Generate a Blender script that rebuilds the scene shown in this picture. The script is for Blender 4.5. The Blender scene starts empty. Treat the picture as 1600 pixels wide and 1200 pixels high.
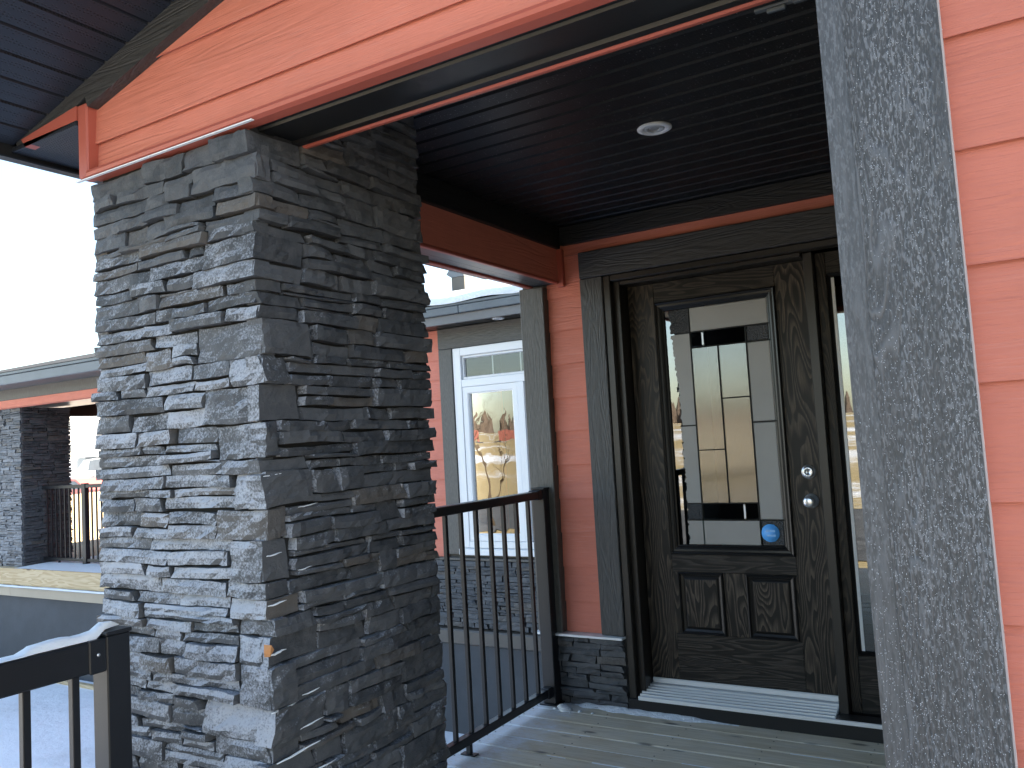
import bpy, bmesh, math, random
from mathutils import Vector, Matrix, noise
S = bpy.context.scene
COL = S.collection
rad = math.radians
random.seed(11)

# ------------------------------------------------------------------ camera, light, exposure
cam = bpy.data.cameras.new('camera'); camo = bpy.data.objects.new('camera', cam); COL.objects.link(camo)
cam.sensor_fit = 'HORIZONTAL'; cam.sensor_width = 36.0; cam.lens = 36.0 * 1302.3 / 1600
cam.clip_start = 0.05; cam.clip_end = 3000
yaw, pit, roll = rad(31.2906), rad(3.954), rad(-3.254)
fw = Vector((-math.sin(yaw) * math.cos(pit), math.cos(yaw) * math.cos(pit), math.sin(pit)))
rt = fw.cross(Vector((0, 0, 1))).normalized(); up = rt.cross(fw)
c_, s_ = math.cos(roll), math.sin(roll)
r2 = rt * c_ + up * s_; u2 = -rt * s_ + up * c_
M = Matrix((r2, u2, -fw)).transposed().to_4x4()
camo.matrix_world = M
S.camera = camo

SUN_EL, SUN_AZ = rad(30), rad(46)          # azimuth measured from +Y (behind the house) towards +X
world = bpy.data.worlds.new('World'); S.world = world; world.use_nodes = True
nt = world.node_tree
sky = nt.nodes.new('ShaderNodeTexSky'); sky.sky_type = 'NISHITA'; sky.sun_disc = False
sky.sun_elevation = SUN_EL; sky.sun_rotation = SUN_AZ
sky.air_density = 1.0; sky.dust_density = 1.6; sky.ozone_density = 1.0
nt.nodes['Background'].inputs['Strength'].default_value = 0.125
nt.links.new(sky.outputs[0], nt.nodes['Background'].inputs['Color'])
sun = bpy.data.lights.new('sun', 'SUN'); sun.energy = 4.5; sun.angle = rad(0.5); sun.color = (1.0, 0.93, 0.82)
suno = bpy.data.objects.new('sun', sun); COL.objects.link(suno)
sd = Vector((math.sin(SUN_AZ) * math.cos(SUN_EL), math.cos(SUN_AZ) * math.cos(SUN_EL), math.sin(SUN_EL)))
suno.rotation_euler = sd.to_track_quat('Z', 'Y').to_euler()
suno.location = sd * 60
S.view_settings.view_transform = 'Standard'
S.view_settings.look = 'None'
S.view_settings.gamma = 1.0
S.view_settings.exposure = 2.25
S.view_settings.use_curve_mapping = False
S.view_settings.use_white_balance = True
S.view_settings.white_balance_temperature = 6950; S.view_settings.white_balance_tint = 8
S.cycles.use_denoising = True
S.cycles.max_bounces = 10; S.cycles.transparent_max_bounces = 12

# ------------------------------------------------------------------ materials
class NB:
    def __init__(s, name):
        s.m = bpy.data.materials.new(name); s.m.use_nodes = True
        s.t = s.m.node_tree; s.b = s.t.nodes['Principled BSDF']
    def n(s, typ, out=0, **kw):
        nd = s.t.nodes.new('ShaderNode' + typ)
        for k, v in kw.items():
            if hasattr(nd, k) and not k[0].isupper(): setattr(nd, k, v)
            else: s.set(nd, k, v)
        return nd
    def set(s, nd, k, v):
        i = nd.inputs[int(k[1:])] if (k[0] == 'I' and k[1:].isdigit()) else nd.inputs[k.replace('_', ' ')]
        if isinstance(v, bpy.types.NodeSocket): s.t.links.new(v, i)
        elif isinstance(v, bpy.types.Node): s.t.links.new(v.outputs[0], i)
        else: i.default_value = v
    def math(s, op, a, b=0.0, c=0.0):
        nd = s.t.nodes.new('ShaderNodeMath'); nd.operation = op
        for i, v in enumerate((a, b, c)): s.set(nd, 'I%d' % i, v)
        return nd.outputs[0]
    def mix(s, f, a, b):
        nd = s.t.nodes.new('ShaderNodeMix'); nd.data_type = 'RGBA'
        for k, v in ((0, f), (6, a), (7, b)):
            if isinstance(v, (tuple, list)): v = tuple(v) + (1,) * (4 - len(v))
            s.set(nd, 'I%d' % k, v)
        return nd.outputs[2]
    def step(s, x, lo, hi):
        nd = s.t.nodes.new('ShaderNodeMapRange'); nd.interpolation_type = 'SMOOTHSTEP'
        s.set(nd, 'I0', x); nd.inputs[1].default_value = lo; nd.inputs[2].default_value = hi
        return nd.outputs[0]
    def pos(s, scale=(1, 1, 1), rnd=0.0):
        g = s.t.nodes.new('ShaderNodeNewGeometry').outputs['Position']
        if rnd:
            oi = s.t.nodes.new('ShaderNodeObjectInfo').outputs['Random']
            cb = s.n('CombineXYZ'); 
            s.set(cb, 'X', s.math('MULTIPLY', oi, rnd)); s.set(cb, 'Y', s.math('MULTIPLY', oi, rnd * 1.7)); s.set(cb, 'Z', s.math('MULTIPLY', oi, rnd * 2.3))
            va = s.t.nodes.new('ShaderNodeVectorMath'); va.operation = 'ADD'
            s.set(va, 'I0', g); s.set(va, 'I1', cb); g = va.outputs[0]
        vm = s.t.nodes.new('ShaderNodeVectorMath'); vm.operation = 'MULTIPLY'
        s.set(vm, 'I0', g); vm.inputs[1].default_value = scale
        return vm.outputs[0]
    def noise(s, vec, scale, detail=4.0, rough=0.55, dist=0.0):
        nd = s.n('TexNoise', Vector=vec, Scale=scale, Detail=detail, Roughness=rough, Distortion=dist)
        return nd.outputs[0]
    def bump(s, h, strength=0.5, dist=0.003, normal=None):
        nd = s.n('Bump', Strength=strength, Distance=dist, Height=h)
        if normal is not None: s.set(nd, 'Normal', normal)
        return nd.outputs[0]
    def out(s, color=None, rough=None, normal=None, **kw):
        for k, v in (('Base_Color', color), ('Roughness', rough), ('Normal', normal)):
            if v is not None:
                if isinstance(v, tuple) and len(v) == 3: v = v + (1,)
                s.set(s.b, k, v)
        for k, v in kw.items(): s.set(s.b, k, v)
        return s.m

def plain(name, col, rough=0.5, bumpsc=0, bumpd=0.001, metal=0.0, var=0.0, spec=0.5):
    k = NB(name); nrm = None; c = col
    if bumpsc:
        h = k.noise(k.pos(), bumpsc, 5, 0.6); nrm = k.bump(h, 0.6, bumpd)
    if var:
        f = k.step(k.noise(k.pos(rnd=7), 3.0, 5, 0.6), 0.3, 0.7)
        c = k.mix(f, tuple(x * (1 - var) for x in col), tuple(min(1, x * (1 + var)) for x in col))
    return k.out(c, rough, nrm, Metallic=metal, Specular_IOR_Level=spec)

def grain(k, scale, freq, rnd=9.0, dist=0.35):
    """contour lines of a stretched noise: the arches of sawn wood"""
    h = k.noise(k.pos(scale, rnd), 1.0, 2.0, 0.45, dist)
    v = k.math('MULTIPLY', h, freq)
    fr = k.math('FRACT', v)
    return fr, h

def siding_mat(name, axis, col, frost=0.0):
    k = NB(name)
    sc = (1.3, 6, 13) if axis == 'X' else (6, 1.3, 13)
    fr, h = grain(k, sc, 9, 9.0)
    ridge = k.math('MULTIPLY', k.step(fr, 0.0, 0.5), k.step(fr, 1.0, 0.55))
    sc2 = (9, 60, 260) if axis == 'X' else (60, 9, 260)
    fine = k.noise(k.pos(sc2, 5), 1.0, 3, 0.6)
    where = k.step(k.noise(k.pos((1.5, 1.5, 5), 5), 1.0, 2), 0.35, 0.62)
    hh = k.math('ADD', k.math('MULTIPLY', k.math('MULTIPLY', ridge, where), 0.55), k.math('MULTIPLY', fine, 0.75))
    blot = k.step(k.noise(k.pos((2, 2, 3), 6), 1.6, 5, 0.65), 0.25, 0.75)
    c = k.mix(blot, tuple(x * 0.93 for x in col), tuple(x * 1.06 for x in col))
    if frost:
        fz = k.math('MULTIPLY', k.step(k.noise(k.pos(sc2, 3), 0.7, 6, 0.7), 0.48, 0.72), k.step(k.noise(k.pos((1, 1, 1)), 3.5, 4), 0.35, 0.7))
        c = k.mix(k.math('MULTIPLY', fz, frost), c, (0.78, 0.74, 0.74))
    return k.out(c, 0.6, k.bump(hh, 0.9, 0.0030), Specular_IOR_Level=0.35)

RED = (0.60, 0.190, 0.132)
m_red = siding_mat('red_lap_siding', 'X', RED, 0.10)
m_red_darkened = siding_mat('darkened_frosted_red_siding', 'X', (0.53, 0.166, 0.116), 0.05)  # same red darkened to offset brighter light there, with a trace of frost
m_redY = siding_mat('red_lap_siding_side', 'Y', RED, 0.0)
m_redtrim = plain('red_metal_trim', (0.42, 0.10, 0.070), 0.42)

def trim_mat(name, axis, col, strength=0.8, frost=0.0, light=1.5):
    k = NB(name)
    sc = {'X': (1.6, 14, 16), 'Y': (14, 1.6, 16), 'Z': (15, 15, 1.7)}[axis]
    sc2 = {'X': (22, 160, 230), 'Y': (160, 22, 230), 'Z': (230, 230, 26)}[axis]
    fr, h = grain(k, sc, 10, 4.0, 0.6)
    ridge = k.math('MULTIPLY', k.step(fr, 0.0, 0.45), k.step(fr, 1.0, 0.6))
    fine = k.noise(k.pos(sc2, 5), 1.0, 4, 0.65)
    hh = k.math('ADD', k.math('MULTIPLY', ridge, 0.5), k.math('MULTIPLY', fine, 1.0))
    c = k.mix(k.step(fine, 0.35, 0.7), tuple(x * 0.8 for x in col), tuple(x * 1.25 for x in col))
    if frost:
        # rime on the raised, sawn fibres: short upright dashes, stronger in some bands, and arcs of the grain
        dash = k.noise(k.pos((300, 300, 85)), 1.0, 3, 0.6, 0.4)
        band = k.step(k.noise(k.pos((16, 16, 1.6)), 1.0, 3, 0.6), 0.34, 0.62)
        arc = k.math('MULTIPLY', k.math('MULTIPLY', k.step(fr, 0.55, 0.75), k.step(fr, 0.95, 0.8)), k.step(k.noise(k.pos((9, 9, 2.2)), 1.0, 2), 0.52, 0.62))
        d = k.math('MULTIPLY', k.step(dash, 0.47, 0.62), k.math('ADD', 0.25, k.math('MULTIPLY', band, 0.75)))
        f = k.math('MULTIPLY', k.math('MAXIMUM', d, k.math('MULTIPLY', arc, 0.45)), frost)
        c = k.mix(f, c, (0.235, 0.245, 0.27))
        hh = k.math('ADD', hh, k.math('ADD', k.math('MULTIPLY', dash, 0.9), k.math('MULTIPLY', arc, 0.4)))
    return k.out(c, 0.5, k.bump(hh, strength, 0.0028), Specular_IOR_Level=0.5)

DK = (0.036, 0.037, 0.040)
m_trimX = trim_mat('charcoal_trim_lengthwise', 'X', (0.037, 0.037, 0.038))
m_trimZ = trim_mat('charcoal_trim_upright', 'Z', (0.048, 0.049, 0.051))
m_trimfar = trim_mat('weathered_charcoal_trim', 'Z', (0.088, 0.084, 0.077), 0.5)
m_trimfrost = trim_mat('frosted_charcoal_trim', 'Z', (0.046, 0.047, 0.051), 1.0, 0.62)
m_trimedge = trim_mat('frosted_charcoal_trim_edge', 'Z', (0.062, 0.064, 0.070), 0.4, 0.3)
m_primer = plain('pale_primer_edge', (0.5, 0.45, 0.45), 0.7)
m_frieze = trim_mat('near_black_frieze', 'X', (0.016, 0.016, 0.017), 0.6)
m_friezeY = trim_mat('near_black_frieze_side', 'Y', (0.013, 0.013, 0.014), 0.6)

def soffit_mat(name, col, axis, holes=True, rough=0.45, spec=0.32):
    k = NB(name); c = col; nrm = None
    if holes:
        sc = (95, 130, 1) if axis == 'X' else (130, 95, 1)
        v = k.n('TexVoronoi', Vector=k.pos((95, 95, 95)), Scale=1.0, Randomness=0.25)
        hole = k.step(v.outputs['Distance'], 0.34, 0.22)
        c = k.mix(hole, col, (0.003, 0.003, 0.004))
        nrm = k.bump(k.math('MULTIPLY', hole, -1.0), 0.5, 0.002)
    return k.out(c, rough, nrm, Specular_IOR_Level=spec)
m_soffit = soffit_mat('black_vented_soffit', (0.0085, 0.009, 0.0115), 'X')
m_soffitY = soffit_mat('blue_black_vented_soffit', (0.018, 0.021, 0.030), 'Y')
m_blackmetal = plain('black_sheet_metal', (0.011, 0.0115, 0.013), 0.34, 6, 0.002)
m_slatemetal = plain('slate_sheet_metal', (0.045, 0.050, 0.058), 0.35, 6, 0.002)
m_greymetal = plain('dark_gutter_metal', (0.10, 0.115, 0.13), 0.4, 5, 0.002, var=0.12)
m_rail = plain('black_powder_coat', (0.013, 0.0145, 0.018), 0.36, 300, 0.0003, spec=0.4)
m_rail2 = plain('greyed_powder_coat', (0.085, 0.080, 0.076), 0.4)

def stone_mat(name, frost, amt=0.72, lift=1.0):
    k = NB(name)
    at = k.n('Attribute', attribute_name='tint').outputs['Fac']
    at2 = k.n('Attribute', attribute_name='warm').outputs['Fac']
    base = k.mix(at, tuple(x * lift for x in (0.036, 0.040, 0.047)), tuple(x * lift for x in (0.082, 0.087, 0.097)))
    base = k.mix(at2, base, (0.100, 0.087, 0.076))
    n1 = k.noise(k.pos(), 22, 8, 0.7); n2 = k.noise(k.pos(), 130, 6, 0.75)
    base = k.mix(k.step(n1, 0.35, 0.72), base, k.mix(0.5, base, (0.13, 0.13, 0.135)))
    h = k.math('ADD', n1, k.math('MULTIPLY', n2, 0.45))
    bmp = k.bump(h, 0.8, 0.007)
    rough = 0.62
    if frost:
        g = k.n('NewGeometry')
        sep = k.n('SeparateXYZ', Vector=g.outputs['Normal'])
        sp = k.n('SeparateXYZ', Vector=g.outputs['Position'])
        facing = k.math('ADD', k.math('MULTIPLY', sep.outputs['Y'], -0.62), k.math('MULTIPLY', sep.outputs['Z'], 0.62))
        z = k.step(sp.outputs['Z'], 0.78, 0.10)
        patch = k.noise(k.pos(), 9, 4, 0.6); gr = k.noise(k.pos(), 170, 3, 0.7)
        v = k.math('ADD', facing, k.math('MULTIPLY', k.math('SUBTRACT', patch, 0.5), 1.0))
        v = k.math('ADD', v, k.math('MULTIPLY', k.math('SUBTRACT', gr, 0.5), 1.5))
        v = k.math('ADD', v, k.math('MULTIPLY', z, 0.40))
        v = k.math('ADD', v, k.math('MULTIPLY', k.math('SUBTRACT', k.math('FRACT', k.math('MULTIPLY', at, 37.7)), 0.5), 0.36))
        f = k.math('MULTIPLY', k.step(v, 0.78, 1.42), amt)
        f = k.math('MULTIPLY', f, k.step(z, 0.0, 0.25))
        base = k.mix(f, base, (0.50, 0.53, 0.60))
    return k.out(base, rough, bmp, Specular_IOR_Level=0.4)
m_stone = stone_mat('frosted_ledge_stone', True)
m_stone_dry = stone_mat('dark_ledge_stone', False)
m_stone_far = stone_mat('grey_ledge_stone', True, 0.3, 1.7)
m_mortar = plain('dark_mortar', (0.012, 0.012, 0.013), 0.9)

def doorwood(name, axis):
    k = NB(name)
    sc = {'Z': (7.5, 7.5, 1.25), 'X': (1.0, 8, 9)}[axis]
    fr, h = grain(k, sc, 24, 6.0, 0.25)
    line = k.math('MULTIPLY', k.step(fr, 0.25, 0.85), k.step(fr, 1.0, 0.92))
    sc2 = {'Z': (420, 420, 14), 'X': (14, 420, 420)}[axis]
    pore = k.step(k.noise(k.pos(sc2, 4), 1.0, 3, 0.6), 0.4, 0.7)
    f = k.math('MULTIPLY', line, k.math('ADD', 0.35, k.math('MULTIPLY', pore, 0.65)))
    c = k.mix(f, (0.0055, 0.0050, 0.0048), (0.105, 0.080, 0.060) if axis == 'Z' else (0.060, 0.047, 0.037))
    hh = k.math('ADD', f, k.math('MULTIPLY', pore, 0.3))
    return k.out(c, 0.42, k.bump(hh, 0.45, 0.0012), Specular_IOR_Level=0.32)
m_doorZ = doorwood('dark_stained_door_stile', 'Z'); m_doorX = doorwood('dark_stained_door_rail', 'X')
m_mould = plain('black_brown_moulding', (0.010, 0.009, 0.0085), 0.3, 40, 0.0006)
m_jamb = plain('dark_brown_jamb', (0.020, 0.017, 0.015), 0.36, 60, 0.0006)

def deck_mat():
    k = NB('weathered_deck_board')
    g = k.n('NewGeometry'); sp = k.n('SeparateXYZ', Vector=g.outputs['Position'])
    rnd = k.n('ObjectInfo').outputs['Random']
    fr, h = grain(k, (1.1, 16, 4), 7, 9.0, 0.3)
    ridge = k.math('MULTIPLY', k.step(fr, 0.0, 0.6), k.step(fr, 1.0, 0.8))
    fine = k.noise(k.pos((5, 170, 40), 6), 1.0, 5, 0.65)
    c = k.mix(rnd, (0.60, 0.505, 0.365), (0.75, 0.645, 0.485))
    c = k.mix(k.math('MULTIPLY', ridge, 0.28), c, (0.38, 0.30, 0.20))
    c = k.mix(k.math('MULTIPLY', k.step(fine, 0.45, 0.75), 0.4), c, (0.70, 0.64, 0.55))
    blot = k.noise(k.pos((1.2, 3, 1), 3), 2.2, 4)
    c = k.mix(k.math('MULTIPLY', k.step(blot, 0.45, 0.7), 0.45), c, (0.50, 0.38, 0.23))
    kn = k.n('TexVoronoi', Vector=k.pos((3.1, 9, 1), 4), Scale=1.0)
    knot = k.step(kn.outputs['Distance'], 0.17, 0.05)
    c = k.mix(k.math('MULTIPLY', knot, 0.8), c, (0.045, 0.035, 0.028))
    # hoar frost and drifted snow dust near the open side
    d = k.noise(k.pos((2, 3, 1)), 4.0, 6, 0.65)
    edge = k.math('ADD', k.math('MULTIPLY', sp.outputs['X'], -1.0), k.math('MULTIPLY', k.math('SUBTRACT', d, 0.5), 0.5))
    dust = k.math('MULTIPLY', k.step(edge, 1.95, 2.22), k.step(k.noise(k.pos((9, 30, 1)), 6, 4), 0.2, 0.52))
    haze = k.math('MULTIPLY', k.step(d, 0.42, 0.72), 0.12)
    c = k.mix(k.math('MAXIMUM', k.math('MULTIPLY', dust, 0.85), haze), c, (0.74, 0.78, 0.85))
    hh = k.math('ADD', fine, k.math('MULTIPLY', ridge, 0.4))
    return k.out(c, 0.66, k.bump(hh, 0.5, 0.002))
m_deck = deck_mat()
m_screw = plain('dark_screw', (0.02, 0.018, 0.016), 0.5)

def snow_mat(name, sc):
    k = NB(name)
    h = k.math('ADD', k.noise(k.pos(), sc, 6, 0.65), k.math('MULTIPLY', k.noise(k.pos(), sc * 9, 3, 0.6), 0.25))
    return k.out((0.83, 0.86, 0.90), 0.7, k.bump(h, 0.7, 0.5 / sc), Specular_IOR_Level=0.3)
m_snow = snow_mat('snow', 14); m_snowfine = snow_mat('fine_snow', 120)
m_frost = plain('frost_crystal', (0.50, 0.52, 0.57), 0.3)
m_vinyl = plain('white_vinyl', (0.80, 0.81, 0.82), 0.35)
m_whitemetal = plain('white_enamel', (0.86, 0.86, 0.86), 0.3)
m_alu = plain('mill_aluminium', (0.66, 0.68, 0.70), 0.36, 90, 0.0006, metal=0.35)
m_aluw = plain('bright_aluminium', (0.78, 0.79, 0.80), 0.4, metal=0.3)
m_chrome = plain('satin_chrome', (0.82, 0.83, 0.86), 0.28, metal=0.9)
m_dark = plain('keyhole_black', (0.004, 0.004, 0.004), 0.6)
m_parge = plain('dark_parging', (0.046, 0.052, 0.062), 0.7, 25, 0.004, var=0.12)
m_bronze = plain('bronze_flashing', (0.085, 0.078, 0.07), 0.36, 4, 0.003)
m_tan = plain('tan_flashing', (0.34, 0.285, 0.21), 0.45, 4, 0.003, var=0.06)
m_int = plain('dim_interior', (0.10, 0.09, 0.08), 0.8)
m_curt = plain('pale_interior', (0.62, 0.58, 0.52), 0.8)
m_shingle = plain('dark_shingle', (0.035, 0.034, 0.034), 0.9, 60, 0.006, var=0.3)

def rawwood():
    k = NB('raw_spruce')
    fr, h = grain(k, (1.2, 9, 12), 9, 5, 0.3)
    c = k.mix(k.step(fr, 0.2, 0.95), (0.56, 0.44, 0.28), (0.44, 0.32, 0.18))
    kn = k.n('TexVoronoi', Vector=k.pos((2.2, 2.2, 7), 4), Scale=1.0)
    c = k.mix(k.step(kn.outputs['Distance'], 0.13, 0.05), c, (0.16, 0.09, 0.05))
    return k.out(c, 0.7)
m_raw = rawwood()

def glass(name, ior, tint=(1, 1, 1), rough=0.0, bumpsc=0, bumpd=0.0):
    k = NB(name); t = k.t
    t.nodes.remove(k.b)
    fz = k.n('Fresnel', IOR=ior)
    gl = k.n('BsdfGlossy', Color=(1, 1, 1, 1), Roughness=rough); tr = k.n('BsdfTransparent', Color=tuple(tint) + (1,))
    if bumpsc:
        b = k.bump(k.noise(k.pos(), bumpsc, 3), 1.0, bumpd); k.set(gl, 'Normal', b); k.set(fz, 'Normal', b)
    mx = k.n('MixShader'); k.set(mx, 'I0', fz.outputs[0]); k.set(mx, 'I1', tr); k.set(mx, 'I2', gl)
    t.links.new(mx.outputs[0], t.nodes['Material Output'].inputs[0])
    return k.m
m_glass = glass('window_glass', 1.75, (0.75, 0.8, 0.78), 0.0, 1.6, 0.002)
m_clear = glass('clear_bevel_glass', 2.3, (0.7, 0.72, 0.72))
m_reed = glass('reeded_glass', 2.5, (0.55, 0.52, 0.48), 0.10)
m_blackglass = glass('dark_bevel_glass', 1.6, (0.05, 0.055, 0.07), 0.05)
def frosted():
    k = NB('satin_glass')
    n1 = k.noise(k.pos(), 6, 3)
    c = k.mix(n1, (0.26, 0.253, 0.24), (0.32, 0.315, 0.305))
    return k.out(c, 0.38, k.bump(k.noise(k.pos(), 500, 2), 0.2, 0.0004), Specular_IOR_Level=0.7)
m_satin = frosted()
def chip():
    k = NB('glue_chip_glass')
    v = k.n('TexVoronoi', Vector=k.pos(), Scale=260.0)
    c = k.mix(k.step(v.outputs['Distance'], 0.55, 0.2), (0.012, 0.013, 0.015), (0.05, 0.055, 0.06))
    return k.out(c, 0.2, k.bump(v.outputs['Distance'], 0.8, 0.003))
m_chip = chip()
m_came = plain('dark_lead_came', (0.02, 0.021, 0.022), 0.35, metal=0.6)
m_blue = plain('bright_blue_vinyl', (0.10, 0.42, 0.95), 0.35)
m_paleblue = plain('pale_blue_print', (0.32, 0.60, 0.97), 0.35)

# ------------------------------------------------------------------ mesh helpers
def wloc(o):
    v = Vector((0, 0, 0))
    while o: v += o.location; o = o.parent
    return v
def link(name, me, mat, parent=None, loc=None):
    o = bpy.data.objects.new(name, me); COL.objects.link(o)
    if mat and not me.materials: me.materials.append(mat)
    if parent: o.parent = parent
    return o
class MB:
    """collects world-space vertices; build() re-bases them on the parent or on their own centre"""
    def __init__(s): s.v = []; s.f = []; s.sm = []; s.tint = []; s.warm = []; s.org = None
    def add(s, vs, fs, smooth=False, tint=None, warm=0.0):
        b = len(s.v); s.v += [Vector(p) for p in vs]
        for f in fs: s.f.append([b + i for i in f]); s.sm.append(smooth)
        if tint is not None: s.tint += [tint] * len(vs); s.warm += [warm] * len(vs)
        return s
    def box(s, lo, hi, bev=0.0):
        lo = Vector(lo); hi = Vector(hi)
        if bev <= 0:
            vs = [(x, y, z) for z in (lo.z, hi.z) for y in (lo.y, hi.y) for x in (lo.x, hi.x)]
            fs = [(0, 2, 3, 1), (4, 5, 7, 6), (0, 1, 5, 4), (2, 6, 7, 3), (0, 4, 6, 2), (1, 3, 7, 5)]
            return s.add(vs, fs)
        bev = min(bev, min(hi - lo) * 0.45)
        bm = bmesh.new(); bmesh.ops.create_cube(bm, size=1.0)
        for v in bm.verts: v.co = Vector([(lo[i] + hi[i]) / 2 + v.co[i] * (hi[i] - lo[i]) for i in range(3)])
        bmesh.ops.bevel(bm, geom=bm.edges[:], offset=bev, segments=1, affect='EDGES', profile=0.5)
        bm.verts.index_update()
        s.add([v.co.copy() for v in bm.verts], [[v.index for v in f.verts] for f in bm.faces]); bm.free(); return s
    def tube(s, pts, r, n=8, caps=True, smooth=True):
        pts = [Vector(p) for p in pts]; rr = r if isinstance(r, (list, tuple)) else [r] * len(pts)
        vs = []; fs = []
        for i, p in enumerate(pts):
            d = (pts[min(i + 1, len(pts) - 1)] - pts[max(i - 1, 0)]).normalized()
            a = d.orthogonal().normalized() if i == 0 else (a - d * a.dot(d)).normalized()
            b = d.cross(a)
            for k in range(n):
                t = 2 * math.pi * k / n; vs.append(p + (a * math.cos(t) + b * math.sin(t)) * rr[i])
        for i in range(len(pts) - 1):
            for k in range(n):
                k2 = (k + 1) % n; fs.append((i * n + k, i * n + k2, (i + 1) * n + k2, (i + 1) * n + k))
        s.add(vs, fs, smooth)
        if caps: 
            b = len(s.v) - len(vs)
            s.f.append([b + k for k in range(n)][::-1]); s.sm.append(False)
            s.f.append([b + (len(pts) - 1) * n + k for k in range(n)]); s.sm.append(False)
        return s
    def lathe(s, base, axis, prof, n=32, smooth=True):
        """prof: (distance along axis, radius)"""
        base = Vector(base); ax = Vector(axis).normalized(); a = ax.orthogonal().normalized(); b = ax.cross(a)
        vs = []; fs = []
        for h, r in prof:
            for k in range(n):
                t = 2 * math.pi * k / n; vs.append(base + ax * h + (a * math.cos(t) + b * math.sin(t)) * r)
        for i in range(len(prof) - 1):
            for k in range(n):
                k2 = (k + 1) % n; fs.append((i * n + k, i * n + k2, (i + 1) * n + k2, (i + 1) * n + k))
        fs.append([k for k in range(n)][::-1]); fs.append([(len(prof) - 1) * n + k for k in range(n)])
        return s.add(vs, fs, smooth)
    def prism(s, F, poly, front, back):
        """poly in (u, z) on frame F; front/back: depth along the outward normal, number or function of z"""
        o, u, n = F
        fd = front if callable(front) else (lambda z: front)
        bd = back if callable(back) else (lambda z: back)
        P = lambda a, z, d: o + u * a + Vector((0, 0, z)) + n * d
        k = len(poly)
        vs = [P(a, z, fd(z)) for a, z in poly] + [P(a, z, bd(z)) for a, z in poly]
        fs = [list(range(k)), list(range(2 * k - 1, k - 1, -1))] + [(i, i + k, (i + 1) % k + k, (i + 1) % k) for i in range(k)]
        return s.add(vs, fs)
    def build(s, name, mat, parent=None, autosmooth=False):
        me = bpy.data.meshes.new(name)
        if parent is not None: base = wloc(parent); off = Vector((0, 0, 0))
        else:
            lo = Vector([min(v[i] for v in s.v) for i in range(3)]); hi = Vector([max(v[i] for v in s.v) for i in range(3)])
            base = Vector(((lo.x + hi.x) / 2, (lo.y + hi.y) / 2, lo.z)) if s.org is None else Vector(s.org)
        me.from_pydata([v - base for v in s.v], [], s.f)
        me.update()
        bm = bmesh.new(); bm.from_mesh(me); bmesh.ops.recalc_face_normals(bm, faces=bm.faces[:]); bm.to_mesh(me); bm.free()
        me.polygons.foreach_set('use_smooth', s.sm)
        if s.tint:
            a = me.attributes.new('tint', 'FLOAT', 'POINT'); a.data.foreach_set('value', s.tint)
            a = me.attributes.new('warm', 'FLOAT', 'POINT'); a.data.foreach_set('value', s.warm)
        o = link(name, me, mat, parent)
        if parent is None: o.location = base
        return o
def thing(name, label, cat, loc, group=None):
    o = bpy.data.objects.new(name, None); COL.objects.link(o); o.location = loc; o.empty_display_size = 0.1
    o['label'] = label; o['category'] = cat
    if group: o['group'] = group
    return o
def tag(o, label=None, cat=None, group=None, kind=None):
    for k, v in (('label', label), ('category', cat), ('group', group), ('kind', kind)):
        if v: o[k] = v
    return o
def box(name, mat, parent, lo, hi, bev=0.002): return MB().box(lo, hi, bev).build(name, mat, parent)
V = Vector
def frame(o, u, n): return (V(o), V(u), V(n))
FY = lambda y: frame((0, y, 0), (1, 0, 0), (0, -1, 0))          # plane facing the street; u = X
FXp = lambda x: frame((x, 0, 0), (0, 1, 0), (1, 0, 0))          # plane facing +X; u = Y
FXm = lambda x: frame((x, 0, 0), (0, 1, 0), (-1, 0, 0))
def clip(poly, f):
    """keep the part of poly where f(u, z) <= 0 (f linear)"""
    out = []
    for i in range(len(poly)):
        a, b = poly[i], poly[(i + 1) % len(poly)]; fa, fb = f(*a), f(*b)
        if fa <= 0: out.append(a)
        if (fa < 0 < fb) or (fb < 0 < fa):
            t = fa / (fa - fb); out.append((a[0] + (b[0] - a[0]) * t, a[1] + (b[1] - a[1]) * t))
    return out
def plank(F, poly, fd, mat, parent):
    """one lap plank; a thin sheet whose butt edge stands off the plank below"""
    mb = MB().prism(F, poly, fd, lambda z: fd(z) - 0.0025)
    return mb.build('siding_plank', mat, parent)
def lap(parent, mat, F, u0, u1, za, zb, joint, step, cut=None, lip=0.014, label=None):
    """lap siding planks between za and zb with a butt line at height `joint`; each plank an object"""
    k = math.floor((za - joint) / step) - 1
    while True:
        b = joint + k * step; t = b + step; k += 1
        if b >= zb - 0.004: break
        if t <= za + 0.004: continue
        lo, hi = max(b, za), min(t + 0.03, zb)
        poly = [(u0, lo), (u1, lo), (u1, hi), (u0, hi)]
        if cut: poly = clip(poly, cut)
        if len(poly) < 3: continue
        fd = lambda z, b=b, t=t: lip - (lip - 0.003) * min(1.12, (z - b) / (t - b))
        plank(F, poly, fd, mat, parent)

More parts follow.
